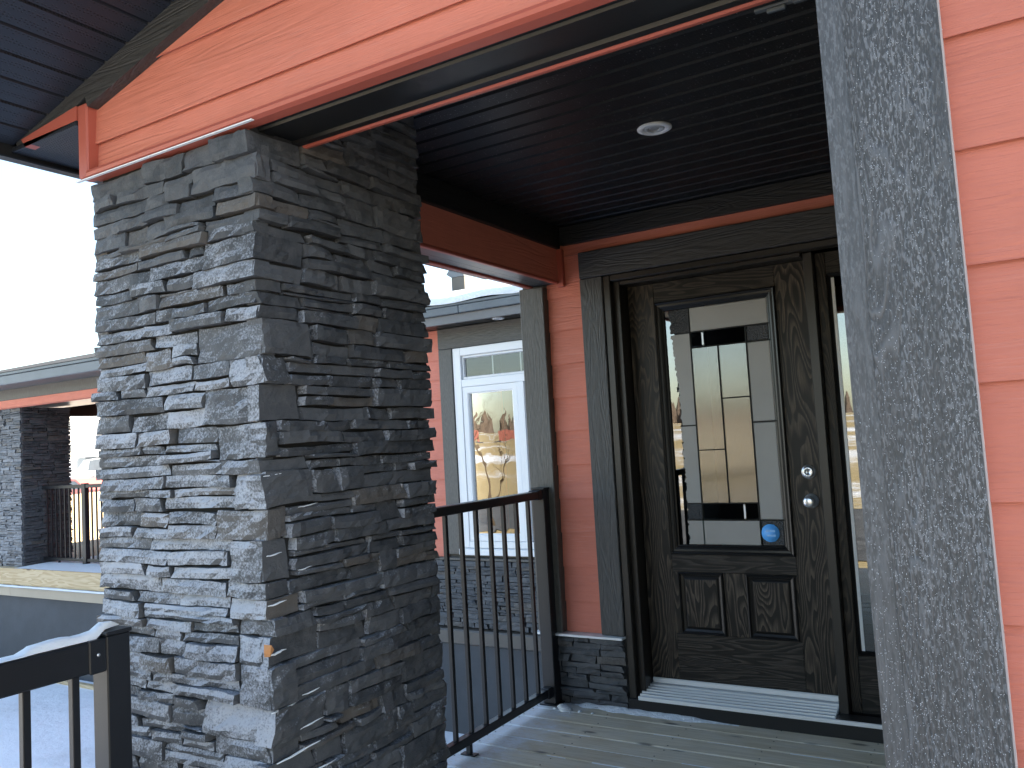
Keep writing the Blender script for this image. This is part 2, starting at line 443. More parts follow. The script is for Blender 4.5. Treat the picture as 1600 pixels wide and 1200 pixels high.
# ------------------------------------------------------------------ ground
def sst(x, a, b):
    t = max(0.0, min(1.0, (x - a) / (b - a))); return t * t * (3 - 2 * t)
def gh(x, y):
    u = math.hypot(max(0, -x - 12, x - 12), max(0, -y - 5, y - 18))
    return -2.5 + 2.5 * sst(u, 9, 60) + 0.02 * max(0, u - 45) * sst(u, 45, 80) * (0.35 if u > 120 else 1) * min(1, 120 / max(u, 1)) + 0.05 * sst(u, 2, 10) * (noise.noise(V((x * 0.12, y * 0.12, 0))) )
def axis_samples():
    a = [0]; st = 0.8; 
    while a[-1] < 1500: a.append(a[-1] + st); st *= 1.065
    return [-v for v in a[:0:-1]] + a
ax = axis_samples()
g = MB(); n = len(ax)
g.add([(x - 4, y, gh(x - 4, y)) for y in ax for x in ax], [(j * n + i, j * n + i + 1, (j + 1) * n + i + 1, (j + 1) * n + i) for j in range(n - 1) for i in range(n - 1)], True)
g.org = (0, 0, -2.5)
def ground_mat():
    k = NB('snowy_grass_ground')
    ge = k.n('NewGeometry'); sp = k.n('SeparateXYZ', Vector=ge.outputs['Position'])
    y = sp.outputs['Y']; x = sp.outputs['X']
    big = k.noise(k.pos((0.06, 0.16, 1)), 1.0, 6, 0.6); fine = k.noise(k.pos(), 2.5, 6, 0.7)
    # bare dry grass across the road, snow close to the houses and away to the west
    bare = k.math('MULTIPLY', k.step(y, -1.5, -5.0), k.step(k.math('ADD', big, k.math('MULTIPLY', k.math('SUBTRACT', fine, 0.5), 0.35)), 0.66, 0.5))
    grass = k.mix(fine, (0.36, 0.275, 0.14), (0.50, 0.40, 0.22))
    bl = k.noise(k.pos((1, 1, 1)), 0.9, 5, 0.6)
    snow = k.mix(k.step(bl, 0.55, 0.75), (0.80, 0.83, 0.88), (0.66, 0.68, 0.71))
    c = k.mix(bare, snow, grass)
    return k.out(c, 0.8, k.bump(k.math('ADD', fine, bl), 0.5, 0.06), Specular_IOR_Level=0.2)
tag(g.build('ground', ground_mat()), kind='structure')
r = MB(); xs = [-160 + i * 4 for i in range(81)]
r.add([(x, y, gh(x, y) + 0.02 + (0.03 if abs(y + 12.5) < 3 else 0)) for y in (-17, -16.9, -14, -11, -8.1, -8) for x in xs], [(j * 81 + i, j * 81 + i + 1, (j + 1) * 81 + i + 1, (j + 1) * 81 + i) for j in range(5) for i in range(80)], True)
tag(r.build('road', plain('cold_asphalt', (0.09, 0.09, 0.092), 0.8, 20, 0.004, var=0.35)), kind='structure')

# ------------------------------------------------------------------ the house
FR, ST = 1.445, 3.95            # siding substrate planes: street gable, recessed entry wall
RS, RX, RZ = 0.257, -2.254, 1.048
RIDGE = 1.8
rk = lambda x: RZ + RS * (min(x, 2 * RIDGE - x) - RX)
house = thing('house', 'red lap sided house with charcoal trim, porch gable and dark front door', 'house', (0, 4, -2.5))
W = lambda lo, hi, m=m_int, nm='wall': box(nm, m, house, lo, hi, 0)
# gable wall body and siding
MB().prism(FY(FR), [(-2.25, 0.85), (5.85, 0.85), (5.85, rk(5.85)), (RIDGE, rk(RIDGE)), (-2.25, rk(-2.25))], -0.007, -0.15).build('wall', m_blackmetal, house)
cutL = lambda u, z: z - (RZ + RS * (u - RX))
cutR = lambda u, z: z - (RZ + RS * (2 * RIDGE - u - RX))
F = FY(FR)
k = 0
while 0.9410 - 0.1785 + k * 0.1785 < 2.1:
    b = 0.9410 - 0.1785 + k * 0.1785; t = b + 0.1785; k += 1
    lo = max(b, 0.858)
    poly = clip(clip([(-2.256, lo), (5.85, lo), (5.85, t + 0.03), (-2.256, t + 0.03)], cutL), cutR)
    if len(poly) > 2: plank(F, poly, lambda z, b=b, t=t: 0.014 - 0.011 * min(1.12, (z - b) / (t - b)), m_red, house)
# garage-side wall beside the opening
W((-0.19, 1.46, -2.5), (5.85, 3.90, 0.845)); 
lap(house, m_red_darkened, F, -0.062, 5.85, -2.45, 0.8575, 0.9410, 0.1785)
lap(house, m_friezeY, FXm(-0.19), 1.47, 3.94, -1.36, 1.12, 0.9410, 0.1785)
# big frosted trim board of the opening and its return
ZT, ZB = 0.826, -2.4
lean = lambda x, z: x - 0.0064 * (z + 0.53)          # the opening's boards stand a few millimetres out of plumb
P4 = lambda a, b: [(lean(a, ZB), ZB), (lean(b, ZB), ZB), (lean(b, ZT), ZT), (lean(a, ZT), ZT)]
FT = FY(1.444)
MB().prism(FT, P4(-0.1866, -0.0512), 0.040, 0.0).build('trim_board', m_trimfrost, house)
MB().prism(FT, P4(-0.2235, -0.1870), 0.0385, -0.12).build('trim_board', m_trimedge, house)
MB().prism(FT, P4(-0.0510, -0.0486), 0.034, 0.0).build('trim_edge', m_primer, house)
# red metal trims of the gable
MB().box((-2.302, 1.405, 0.838), (-2.256, 1.447, 1.062), 0.005).build('corner_trim', m_redtrim, house)
MB().prism(frame((-2.255, 0, 0), (0, 1, 0), (1, 0, 0)), [(1.447, 0.833), (1.415, 0.833), (1.402, 0.838), (1.398, 0.846), (1.402, 0.855), (1.414, 0.862), (1.447, 0.864)], 2.02, 0).build('drip_trim', m_redtrim, house)
box('flashing', m_vinyl, house, (-2.306, 1.3995, 0.8295), (-1.560, 1.4100, 0.8328), 0.001)
# rake board and sloped soffit over it
def slab(name, mat, x0, x1, ya, yb, d0, d1, bev=0):
    """slab following the left rake slope between x0 and x1; d0/d1 are offsets above the rake line"""
    return MB().prism(frame((0, ya, 0), (1, 0, 0), (0, -1, 0)), [(x0, RZ + RS * (x0 - RX) + d0), (x1, RZ + RS * (x1 - RX) + d0), (x1, RZ + RS * (x1 - RX) + d1), (x0, RZ + RS * (x0 - RX) + d1)], 0, -(yb - ya)).build(name, mat, house)
rb = MB().prism(FY(1.405), [(-2.62, 1.002), (-2.30, 1.064), (-2.262, 1.078), (-2.250, 1.046), (RIDGE, RZ + RS * (RIDGE - RX)), (RIDGE, RZ + RS * (RIDGE - RX) + 0.09), (-2.64, RZ + RS * (-2.64 - RX) + 0.085)], 0, -0.035)
rb.build('rake_board', m_trimX, house)
Y0 = 0.84
for i in range(45):
    xa = -2.66 + i * 0.1; xb = xa + 0.1
    z = lambda x: RZ + RS * (x - RX) + 0.078
    sp = MB()
    sp.prism(FY(Y0 + 0.02), [(xa + 0.010, z(xa + 0.010)), (xb - 0.002, z(xb - 0.002)), (xb, z(xb) + 0.012), (xa + 0.012, z(xa + 0.012) + 0.03), (xa, z(xa) + 0.012)], 0, -0.545)
    sp.build('soffit_panel', m_soffitY, house)
# eave fascia of the porch roof (runs towards the street) and its roof
box('eave_fascia', m_blackmetal, house, (-2.70, Y0, 0.985), (-2.655, 4.2, 1.10), 0.004)
MB().prism(FY(Y0 - 0.03), [(-2.73, 1.075), (RIDGE, RZ + RS * (RIDGE - RX) + 0.13), (6.33, 1.075), (6.33, 1.19), (RIDGE, RZ + RS * (RIDGE - RX) + 0.25), (-2.73, 1.19)], 0, -9.0).build('roof', m_shingle, house)
# return of the eave: red trim, dark vented box soffit
MB().prism(FY(1.402), [(-2.60, 1.030), (-2.302, 1.060), (-2.302, 1.018), (-2.575, 1.000)], 0, -0.03).build('return_trim', m_redtrim, house)
MB().prism(frame((0, 1.43, 0), (1, 0, 0), (0, -1, 0)), [(-2.655, 1.002), (-2.302, 1.002), (-2.302, 1.016), (-2.655, 1.016)], 0.028, -2.5).build('return_soffit', m_soffitY, house)
# underside of the front beam
pr = [(1.436, 0.838), (1.466, 0.838), (1.469, 0.8315), (1.512, 0.8315), (1.515, 0.838), (1.583, 0.838), (1.586, 0.829), (1.604, 0.8275), (1.604, 0.850), (1.436, 0.850)]
MB().prism(frame((-1.66, 0, 0), (0, 1, 0), (1, 0, 0)), pr, 1.47, 0).build('beam_soffit', m_blackmetal, house)
MB().prism(frame((-1.66, 0, 0), (0, 1, 0), (1, 0, 0)), [(1.6075, 0.828), (1.611, 0.823), (1.621, 0.823), (1.625, 0.829), (1.625, 0.86), (1.6075, 0.86)], 1.47, 0).build('beam_edge_trim', m_redtrim, house)
W((-2.05, 1.60, 0.861), (-0.19, 1.625, 1.22), m_blackmetal, 'beam_back')
# vented porch ceiling: one panel per 0.30 m with three pressed grooves
yy = 1.627
while yy < 3.92:
    ye = min(yy + 0.305, 3.93); p = [(yy, 1.147)]; q = yy
    while q < ye - 0.02:
        w = min(0.1015, ye - q)
        p += [(q + 0.001, 1.143), (q + 0.008, 1.143), (q + 0.016, 1.130), (q + w - 0.006, 1.130), (q + w - 0.001, 1.143)]; q += 0.1017
    p += [(ye - 0.0005, 1.147), (ye - 0.0005, 1.165), (yy, 1.165)]
    MB().prism(frame((-2.06, 0, 0), (0, 1, 0), (1, 0, 0)), p, 1.875, 0).build('ceiling_panel', m_soffit, house); yy += 0.305
# side beam from the column to the entry wall
W((-2.228, 2.10, 0.86), (-2.062, 3.95, 1.16), m_dark, 'beam_core')
MB().prism(FXp(-2.062), [(2.0, 0.842), (3.915, 0.842), (3.915, 1.012), (2.0, 1.012)], 0.012, 0.0).build('siding_plank', m_redY, house)
MB().box((-2.070, 2.0, 0.824), (-2.046, 3.905, 0.841), 0.004).build('beam_edge_trim', m_redtrim, house)
box('frieze_board', m_friezeY, house, (-2.061, 1.64, 1.0125), (-2.030, 3.914, 1.128), 0.003)
box('corner_trim', m_redtrim, house, (-2.061, 3.906, 0.808), (-2.020, 3.933, 1.0115), 0.003)
for xa, xb, z in ((-2.134, -2.071, 0.829), (-2.205, -2.137, 0.832)):
    MB().prism(frame((0, 2.0, 0), (1, 0, 0), (0, 1, 0)), [(xa, z), (xb - 0.006, z), (xb - 0.003, z + 0.008), (xb, z + 0.008), (xb, 0.855), (xa, 0.855)], 1.915, 0).build('beam_soffit', m_slatemetal, house)
box('beam_edge_trim', m_redtrim, house, (-2.240, 2.0, 0.822), (-2.207, 3.915, 0.842), 0.004)
MB().prism(FXm(-2.229), [(2.0, 0.843), (3.95, 0.843), (3.95, 1.02), (2.0, 1.02)], 0.012, 0.0).build('siding_plank', m_redY, house)
# entry wall
W((-2.275, 3.955, -2.5), (-1.80, 4.11, 1.30)); W((-0.335, 3.955, -2.5), (5.85, 4.11, 1.30)); W((-1.80, 3.955, 0.832), (-0.335, 4.11, 1.30)); W((-1.80, 3.955, -2.5), (-0.335, 4.11, -1.34))
F = FY(ST)
lap(house, m_red, F, -2.139, -1.926, -1.010, 0.972, 0.5755, 0.1785)
lap(house, m_red, F, -2.045, -0.195, 0.974, 1.036, 0.5755, 0.1785)
box('frieze_board', m_frieze, house, (-2.029, 3.915, 1.030), (-0.195, 3.945, 1.129), 0.003)
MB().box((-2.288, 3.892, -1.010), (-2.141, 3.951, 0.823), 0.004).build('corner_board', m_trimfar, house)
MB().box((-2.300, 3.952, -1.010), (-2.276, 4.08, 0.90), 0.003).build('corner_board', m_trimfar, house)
MB().box((-1.925, 3.906, -1.010), (-1.797, 3.951, 0.829), 0.004).build('door_casing', m_trimZ, house)
MB().box((-1.925, 3.904, 0.831), (-0.200, 3.951, 0.971), 0.004).build('door_casing', m_trimX, house)
MB().box((-0.335, 3.906, -1.36), (-0.205, 3.951, 0.829), 0.004).build('door_casing', m_trimZ, house)
box('flashing', m_vinyl, house, (-2.305, 3.872, -1.0225), (-1.797, 3.96, -1.0115), 0.001)
# ------------------------------------------------------------------ front door with side light
door_frame = MB().box((-1.796, 3.917, -1.335), (-1.757, 3.985, 0.829), 0.004)
door_frame.box((-1.757, 3.918, 0.797), (-0.375, 3.985, 0.829), 0.004)
door_frame = door_frame.build('door_frame', m_jamb, house)
MB().box((-1.7565, 3.955, -1.335), (-1.722, 4.10, 0.796), 0.003).box((-1.7215, 3.957, 0.776), (-0.812, 4.10, 0.7965), 0.003).box((-0.395, 3.93, -1.335), (-0.336, 4.10, 0.796), 0.003).build('jamb', m_jamb, door_frame)
MB().box((-0.809, 3.985, -1.318), (-0.766, 4.10, 0.7965), 0.004).build('mullion', m_jamb, door_frame)
# picture-frame moulding: profile (inset, depth) swept round a rectangle with mitred corners
def mould(x0, x1, z0, z1, prof, y, parent, mat, name='moulding'):
    vs = []; fs = []; n = len(prof)
    for d, h in prof:
        vs += [(x0 + d, y - h, z0 + d), (x1 - d, y - h, z0 + d), (x1 - d, y - h, z1 - d), (x0 + d, y - h, z1 - d)]
    for i in range(n - 1):
        for k in range(4): fs.append((i * 4 + k, i * 4 + (k + 1) % 4, i * 4 + 4 + (k + 1) % 4, i * 4 + 4 + k))
    return MB().add(vs, fs).build(name, mat, parent)
DY = 4.050
door = MB().box((-1.718, DY + 0.004, -1.236), (-0.813, DY + 0.044, -0.6)).box((-1.718, DY + 0.004, -0.6), (-1.56, DY + 0.044, 0.774)).box((-0.97, DY + 0.004, -0.6), (-0.813, DY + 0.044, 0.774)).box((-1.56, DY + 0.004, 0.66), (-0.97, DY + 0.044, 0.774)).build('door', m_mould, house)
D = lambda nm, m, lo, hi, b=0.0012: box(nm, m, door, lo, hi, b)
D('stile', m_doorZ, (-1.718, DY, -1.236), (-1.5755, DY + 0.0038, 0.774)); D('stile', m_doorZ, (-0.9595, DY, -1.236), (-0.813, DY + 0.0038, 0.774))
D('rail', m_doorX, (-1.575, DY, 0.6725), (-0.960, DY + 0.0038, 0.774)); D('rail', m_doorX, (-1.575, DY, -0.6995), (-0.960, DY + 0.0038, -0.6125))
D('rail', m_doorX, (-1.575, DY, -1.236), (-0.960, DY + 0.0038, -1.0065)); D('stile', m_doorZ, (-1.3135, DY, -1.006), (-1.2055, DY + 0.0038, -0.700))
lite = [(0, 0.0), (0.001, 0.011), (0.007, 0.015), (0.014, 0.011), (0.016, 0.007), (0.026, 0.006), (0.034, 0.0015), (0.040, -0.004), (0.046, -0.007)]
mould(-1.5755, -0.9595, -0.6125, 0.6725, lite, DY, door, m_mould)
pm = [(0, 0.0038), (0.001, 0.009), (0.006, 0.012), (0.011, 0.008), (0.013, 0.002), (0.024, -0.003), (0.034, 0.003), (0.036, 0.0035)]
for x0, x1 in ((-1.5450, -1.3155), (-1.2035, -0.9700)):
    mould(x0, x1, -1.0055, -0.7005, pm, DY, door, m_mould)
    D('panel', m_doorZ, (x0 + 0.0355, DY - 0.0045, -0.970), (x1 - 0.0355, DY + 0.003, -0.736), 0.002)
for x0, x1 in ((-1.5755, -1.5450), (-0.9700, -0.9595)): D('panel_margin', m_doorZ, (x0, DY + 0.0004, -1.006), (x1, DY + 0.0036, -0.700), 0)
# leaded glass
GX0, GX1, GZ0, GZ1 = -1.531, -1.002, -0.567, 0.627
A, B, Cx = -1.400, -1.117, -1.260
GY = DY + 0.006
TILT = math.tan(rad(1.25))
gy = lambda x: GY + (x - GX1) * TILT * -1.0
def pane(x0, x1, z0, z1, m, name='pane', dy=0.0, ribs=False):
    mb = MB(); e = 0.0035
    x0 += e; x1 -= e; z0 += e; z1 -= e
    if ribs:
        n = int((x1 - x0) / 0.0062); pts = []
        for i in range(n):
            for j in range(8):
                u = (i + j / 8) / n; x = x0 + (x1 - x0) * u; t = (j / 8 - 0.5) * 2
                pts.append((x, gy(x) + dy - 0.0011 * (1 - t * t)))
        pts.append((x1, gy(x1) + dy))
        vs = [(x, y, z) for z in (z0, z1) for x, y in pts]; q = len(pts)
        mb.add(vs, [(i, i + 1, q + i + 1, q + i) for i in range(q - 1)], True)
    else:
        b = 0.004
        P = lambda x, z, d: (x, gy(x) + dy - d, z)
        vs = [P(x0, z0, 0), P(x1, z0, 0), P(x1, z1, 0), P(x0, z1, 0), P(x0 + b, z0 + b, .0016), P(x1 - b, z0 + b, .0016), P(x1 - b, z1 - b, .0016), P(x0 + b, z1 - b, .0016)]
        mb.add(vs, [(4, 5, 6, 7)] + [(k, (k + 1) % 4, (k + 1) % 4 + 4, k + 4) for k in range(4)])
    return mb.build(name, m, door)
BX = -1.481                                       # width of the clear border strip on the hinge side
cb = MB(); random.seed(4)
zz = GZ0
zs = [GZ0 + i * 0.011 for i in range(int((GZ1 - GZ0) / 0.011) + 1)] + [GZ1]
cb.add([(GX0 - 0.02, gy(GX0 - 0.02), z) for z in zs] + [(BX + 0.02, gy(BX), z) for z in zs], [(i, len(zs) + i, len(zs) + i + 1, i + 1) for i in range(len(zs) - 1)]); cb.build('clear_border', m_clear, door)
def ragged(x1, z0, z1, m):
    """pane whose hinge-side edge is ragged where the satin etching stops"""
    zs = [z0 + 0.0035 + (z1 - z0 - 0.007) * i / max(6, int((z1 - z0) / 0.009)) for i in range(max(6, int((z1 - z0) / 0.009)) + 1)]
    L = []
    for z in zs:
        t = (z - GZ0) / (GZ1 - GZ0); e = BX + 0.004 - 0.026 * sst(t, 0.55, 1.0) + random.uniform(-0.006, 0.006); L.append((e, gy(e) - 0.002, z))
    R = [(x1 - 0.0035, gy(x1) - 0.002, z) for z in zs]; k = len(zs)
    return MB().add(L + R, [(i, k + i, k + i + 1, i + 1) for i in range(k - 1)]).build('pane', m, door)
ragged(A, 0.499, GZ1, m_chip); ragged(A, 0.030, 0.499, m_satin); ragged(A, -0.361, 0.030, m_satin); ragged(A, -0.443, -0.361, m_chip); ragged(A, GZ0, -0.443, m_satin)
pane(A, GX1, 0.500, GZ1, m_satin)
pane(A, -1.335, 0.420, 0.500, m_blackglass); pane(-1.335, B, 0.420, 0.500, m_blackglass); pane(B, GX1, 0.420, 0.500, m_chip)
pane(A, Cx, -0.096, 0.420, m_reed, ribs=True); pane(Cx, B, 0.155, 0.420, m_reed, ribs=True)
pane(A, Cx, -0.361, -0.096, m_reed, ribs=True); pane(Cx, B, -0.361, 0.155, m_reed, ribs=True)
pane(B, GX1, 0.028, 0.420, m_satin); pane(B, GX1, -0.443, 0.028, m_satin)
pane(A, -1.187, -0.443, -0.361, m_blackglass); pane(-1.187, B, -0.443, -0.361, m_blackglass)
pane(A, B + 0.003, GZ0, -0.443, m_satin); pane(B + 0.003, GX1, GZ0, -0.443, m_chip)
cm = MB()
def came(x0, x1, z0, z1): cm.box((min(x0, x1), gy((x0 + x1) / 2) - 0.0045, min(z0, z1)), (max(x0, x1), gy((x0 + x1) / 2) + 0.002, max(z0, z1)), 0.0012)
w = 0.0028
for x, z0, z1 in ((A, GZ0 + 0.124, GZ1), (B, GZ0, 0.500), (Cx, -0.361, 0.420)): came(x - w, x + w, z0, z1)
for z, x0, x1 in ((0.500, A, GX1), (0.420, A, GX1), (0.499, BX, A), (0.155, Cx, B), (-0.096, A, Cx), (0.030, BX, A), (0.028, B, GX1), (-0.361, BX, B), (-0.443, BX, GX1)):
    xa = x0
    while xa < x1 - 1e-6:
        xb = min(xa + 0.07, x1); came(xa, xb, z - w, z + w); xa = xb
cm.build('came', m_came, door)
for x in (-1.335, -1.187): 
    sgn = 1 if x < -1.25 else -1
    MB().add([(x - 0.003, gy(x) - 0.006, 0.428 if sgn > 0 else -0.437), (x + 0.006, gy(x) - 0.0075, 0.434 if sgn > 0 else -0.431), (x + 0.006, gy(x) - 0.0075, 0.488 if sgn > 0 else -0.373), (x - 0.003, gy(x) - 0.006, 0.494 if sgn > 0 else -0.367), (x + 0.001, gy(x) - 0.001, 0.46 if sgn > 0 else -0.40)], [(0, 1, 2, 3), (0, 1, 4), (1, 2, 4), (2, 3, 4), (3, 0, 4)]).build('bevel_edge', m_alu, door)
# lock set
MB().lathe((-0.871, DY - 0.0005, -0.218), (0, -1, 0), [(0, 0.033), (0.004, 0.033), (0.010, 0.029), (0.010, 0.026), (0.022, 0.0245), (0.025, 0.022), (0.0245, 0.014), (0.022, 0.012)]).build('deadbolt', m_chrome, door)
MB().box((-0.8725, DY - 0.0265, -0.226), (-0.8695, DY - 0.0215, -0.210), 0).build('keyhole', m_dark, door)
MB().lathe((-0.868, DY - 0.0005, -0.353), (0, -1, 0), [(0, 0.034), (0.004, 0.034), (0.009, 0.030), (0.012, 0.014), (0.032, 0.012), (0.040, 0.020), (0.048, 0.0265), (0.058, 0.0275), (0.066, 0.024), (0.070, 0.015), (0.071, 0.004)]).build('knob', m_chrome, door)
box('door_sweep', m_aluw, door, (-1.716, DY - 0.012, -1.261), (-0.814, DY - 0.0005, -1.234), 0.004)
# side light
sl = MB().box((-0.765, DY + 0.004, -1.318), (-0.722, DY + 0.04, 0.796)).box((-0.428, DY + 0.004, -1.318), (-0.396, DY + 0.04, 0.796)).box((-0.722, DY + 0.004, 0.70), (-0.428, DY + 0.04, 0.796)).box((-0.722, DY + 0.004, -1.318), (-0.428, DY + 0.04, -1.05)).build('side_light', m_mould, house)
box('stile', m_doorZ, sl, (-0.765, DY - 0.006, -1.300), (-0.7225, DY + 0.0038, 0.796), 0.0015); box('stile', m_doorZ, sl, (-0.4275, DY - 0.006, -1.300), (-0.396, DY + 0.0038, 0.796), 0.0015)
box('rail', m_doorX, sl, (-0.722, DY - 0.005, 0.695), (-0.428, DY + 0.0038, 0.796), 0.0015); box('rail', m_doorX, sl, (-0.722, DY - 0.005, -1.300), (-0.428, DY + 0.0038, -1.045), 0.0015)
mould(-0.722, -0.428, -1.045, 0.695, [(0, 0.005), (0.001, 0.010), (0.004, 0.012), (0.009, 0.008), (0.014, 0.002), (0.018, -0.004)], DY, sl, m_mould)
MB().box((-0.707, DY + 0.007, -1.032), (-0.443, DY + 0.013, 0.680)).build('pane', m_clear, sl)
box('reflection_strip', m_vinyl, sl, (-0.7045, DY + 0.003, -1.027), (-0.690, DY + 0.0065, 0.675), 0.001)  # white strip added before the glass, standing in for its bright reflection
lad = MB()
for i in range(26): lad.box((-0.652, DY + 0.021, -1.005 + i * 0.0185), (-0.60, DY + 0.025, -0.998 + i * 0.0185))
lad.build('grille', m_came, sl)
# threshold
P = [(3.896, -1.309), (3.896, -1.292)]
for i in range(5):
    y = 3.898 + i * 0.026; z = -1.2925 + i * 0.005; P += [(y, z - 0.006), (y + 0.012, z - 0.006), (y + 0.0135, z + 0.009), (y + 0.0215, z + 0.009), (y + 0.023, z - 0.004)]
P += [(4.032, -1.266), (4.05, -1.262), (4.10, -1.262), (4.10, -1.309)]
th = MB().prism(frame((-1.735, 0, 0), (0, 1, 0), (1, 0, 0)), P, 0.922, 0).build('threshold', m_alu, house)
box('nosing', m_aluw, th, (-1.736, 3.886, -1.309), (-0.36, 3.8955, -1.290), 0.002)
box('sill', m_jamb, th, (-0.812, 3.8965, -1.309), (-0.36, 3.99, -1.292), 0.002)
box('riser', m_blackmetal, house, (-1.795, 3.8975, -1.372), (-0.205, 3.95, -1.3105), 0.002)
# rooms behind the glass
W((-2.2, 6.8, -1.3), (5.8, 6.9, 1.25), m_curt, 'interior_wall'); W((-2.2, 4.12, -1.36), (5.8, 6.8, -1.30), m_int, 'interior_floor')
W((-2.2, 4.12, 1.25), (5.8, 6.9, 1.30), m_int, 'interior_ceiling'); W((-2.27, 4.12, -2.5), (-2.2, 6.06, 1.30), m_int)
W((5.72, 1.5, -2.5), (5.85, 15.5, 1.15), m_red)

# ------------------------------------------------------------------ split-face ledge stone
def fbm(p): return noise.fractal(p, 0.9, 2.1, 4)
def rock(mb, F, u0, u1, z0, z1, p, seed, res=1.0, wrap=None, tint=None, warm=0.0):
    """one split stone on frame F: rough front grid, ragged rim, sides running back into the mortar.
    wrap = (depth, sign): the stone turns the corner at its u1 (sign +1) or u0 (-1) end and shows a rough end face"""
    o, u, n = F; rnd = random.Random(seed); so = V((seed * 1.37 % 91, seed * 2.91 % 83, seed * 0.77 % 67))
    tint = rnd.random() ** 1.3 if tint is None else tint
    L, H = u1 - u0, z1 - z0
    nu = max(3, min(12, int(L / 0.022 * res))); nz = max(2, min(6, int(H / 0.014 * res)))
    lean = rnd.uniform(-0.003, 0.014) * min(1, H / 0.05); yawt = rnd.uniform(-0.008, 0.008)
    step = rnd.uniform(0.2, 0.8); stepd = rnd.choice((0, 0, 0.004, 0.008)); skew = rnd.uniform(-0.006, 0.006); ang = rnd.uniform(-0.25, 0.25) * (H < 0.09); bow = rnd.uniform(-0.004, 0.004)
    gz = rnd.choice((0, 0, 0.001, 0.003)); ge = rnd.choice((0, 0, 0, 0.006, 0.011)) if wrap is None and L > 0.06 else 0
    vs = []
    for j in range(nz + 1):
        for i in range(nu + 1):
            a, b = i / nu, j / nz
            q = V((u0 + a * L, z0 + b * H, 0)) 
            d = p - lean * b + yawt * (a - 0.5) + 0.0065 * fbm(V((q.x * 9, q.y * 16, 0)) + so) + 0.0042 * fbm(V((q.x * 34, q.y * 44, 3)) + so)
            if a + 0.15 * (b - 0.5) > step: d -= stepd
            rim = min(i, nu - i, j, nz - j) == 0
            uu, zz = u0 + a * L + (b - 0.5) * H * ang * (0 < i < nu or nu > 3), z0 + b * H + bow * math.sin(a * math.pi) + skew * (a - 0.5)
            if rim:
                d -= 0.002 + 0.003 * rnd.random()
                if i == 0: uu += 0.001 + rnd.uniform(0, 0.004)
                if i == nu: uu -= 0.001 + rnd.uniform(0, 0.004) + ge * (0.5 + b)
                if j == 0: zz += 0.0005 + rnd.uniform(0, 0.0018)
                if j == nz: zz -= 0.0005 + rnd.uniform(0, 0.0018) + gz
            d = max(d, 0.010)
            vs.append(o + u * uu + V((0, 0, zz)) + n * d)
    ix = lambda i, j: j * (nu + 1) + i
    fs = [(ix(i, j), ix(i + 1, j), ix(i + 1, j + 1), ix(i, j + 1)) for j in range(nz) for i in range(nu)]
    ring = [ix(i, 0) for i in range(nu + 1)] + [ix(nu, j) for j in range(1, nz + 1)] + [ix(i, nz) for i in range(nu - 1, -1, -1)] + [ix(0, j) for j in range(nz - 1, 0, -1)]
    b0 = len(vs); back = -0.03 if wrap is None else -abs(wrap)
    for r in ring:
        v = vs[r]; dd = (v - o).dot(n); vs.append(v + n * (back - dd))
    m = len(ring)
    for k in range(m): fs.append((ring[k], b0 + k, b0 + (k + 1) % m, ring[(k + 1) % m]))
    fs.append([b0 + k for k in range(m)][::-1])
    mb.add(vs, fs, False, tint, warm)
def split(u0, u1, z0, z1, rnd, out, lmin=0.07, lmax=0.30, hmin=0.022, hmax=0.075):
    """recursive split of a rectangle into irregular coursed stones"""
    L, H = u1 - u0, z1 - z0
    if H > hmax or (H > 2.2 * hmin and L > 2.2 * H and rnd.random() < 0.62):
        if L > 0.62 and rnd.random() < 0.5: c = u0 + L * rnd.uniform(0.3, 0.7); split(u0, c, z0, z1, rnd, out, lmin, lmax, hmin, hmax); split(c, u1, z0, z1, rnd, out, lmin, lmax, hmin, hmax); return
        c = z0 + H * rnd.uniform(0.34, 0.66); split(u0, u1, z0, c, rnd, out, lmin, lmax, hmin, hmax); split(u0, u1, c, z1, rnd, out, lmin, lmax, hmin, hmax); return
    if L > lmax * rnd.uniform(0.65, 1.1) and L > 2 * lmin:
        c = u0 + max(lmin, min(L - lmin, L * rnd.uniform(0.28, 0.72))); split(u0, c, z0, z1, rnd, out, lmin, lmax, hmin, hmax); split(c, u1, z0, z1, rnd, out, lmin, lmax, hmin, hmax); return
    out.append((u0, u1, z0, z1))
def bands(z0, z1, rnd, lo=0.09, hi=0.17):
    zs = [z1]
    while zs[-1] - z0 > hi: zs.append(zs[-1] - rnd.uniform(lo, hi))
    zs.append(z0); return zs[::-1]
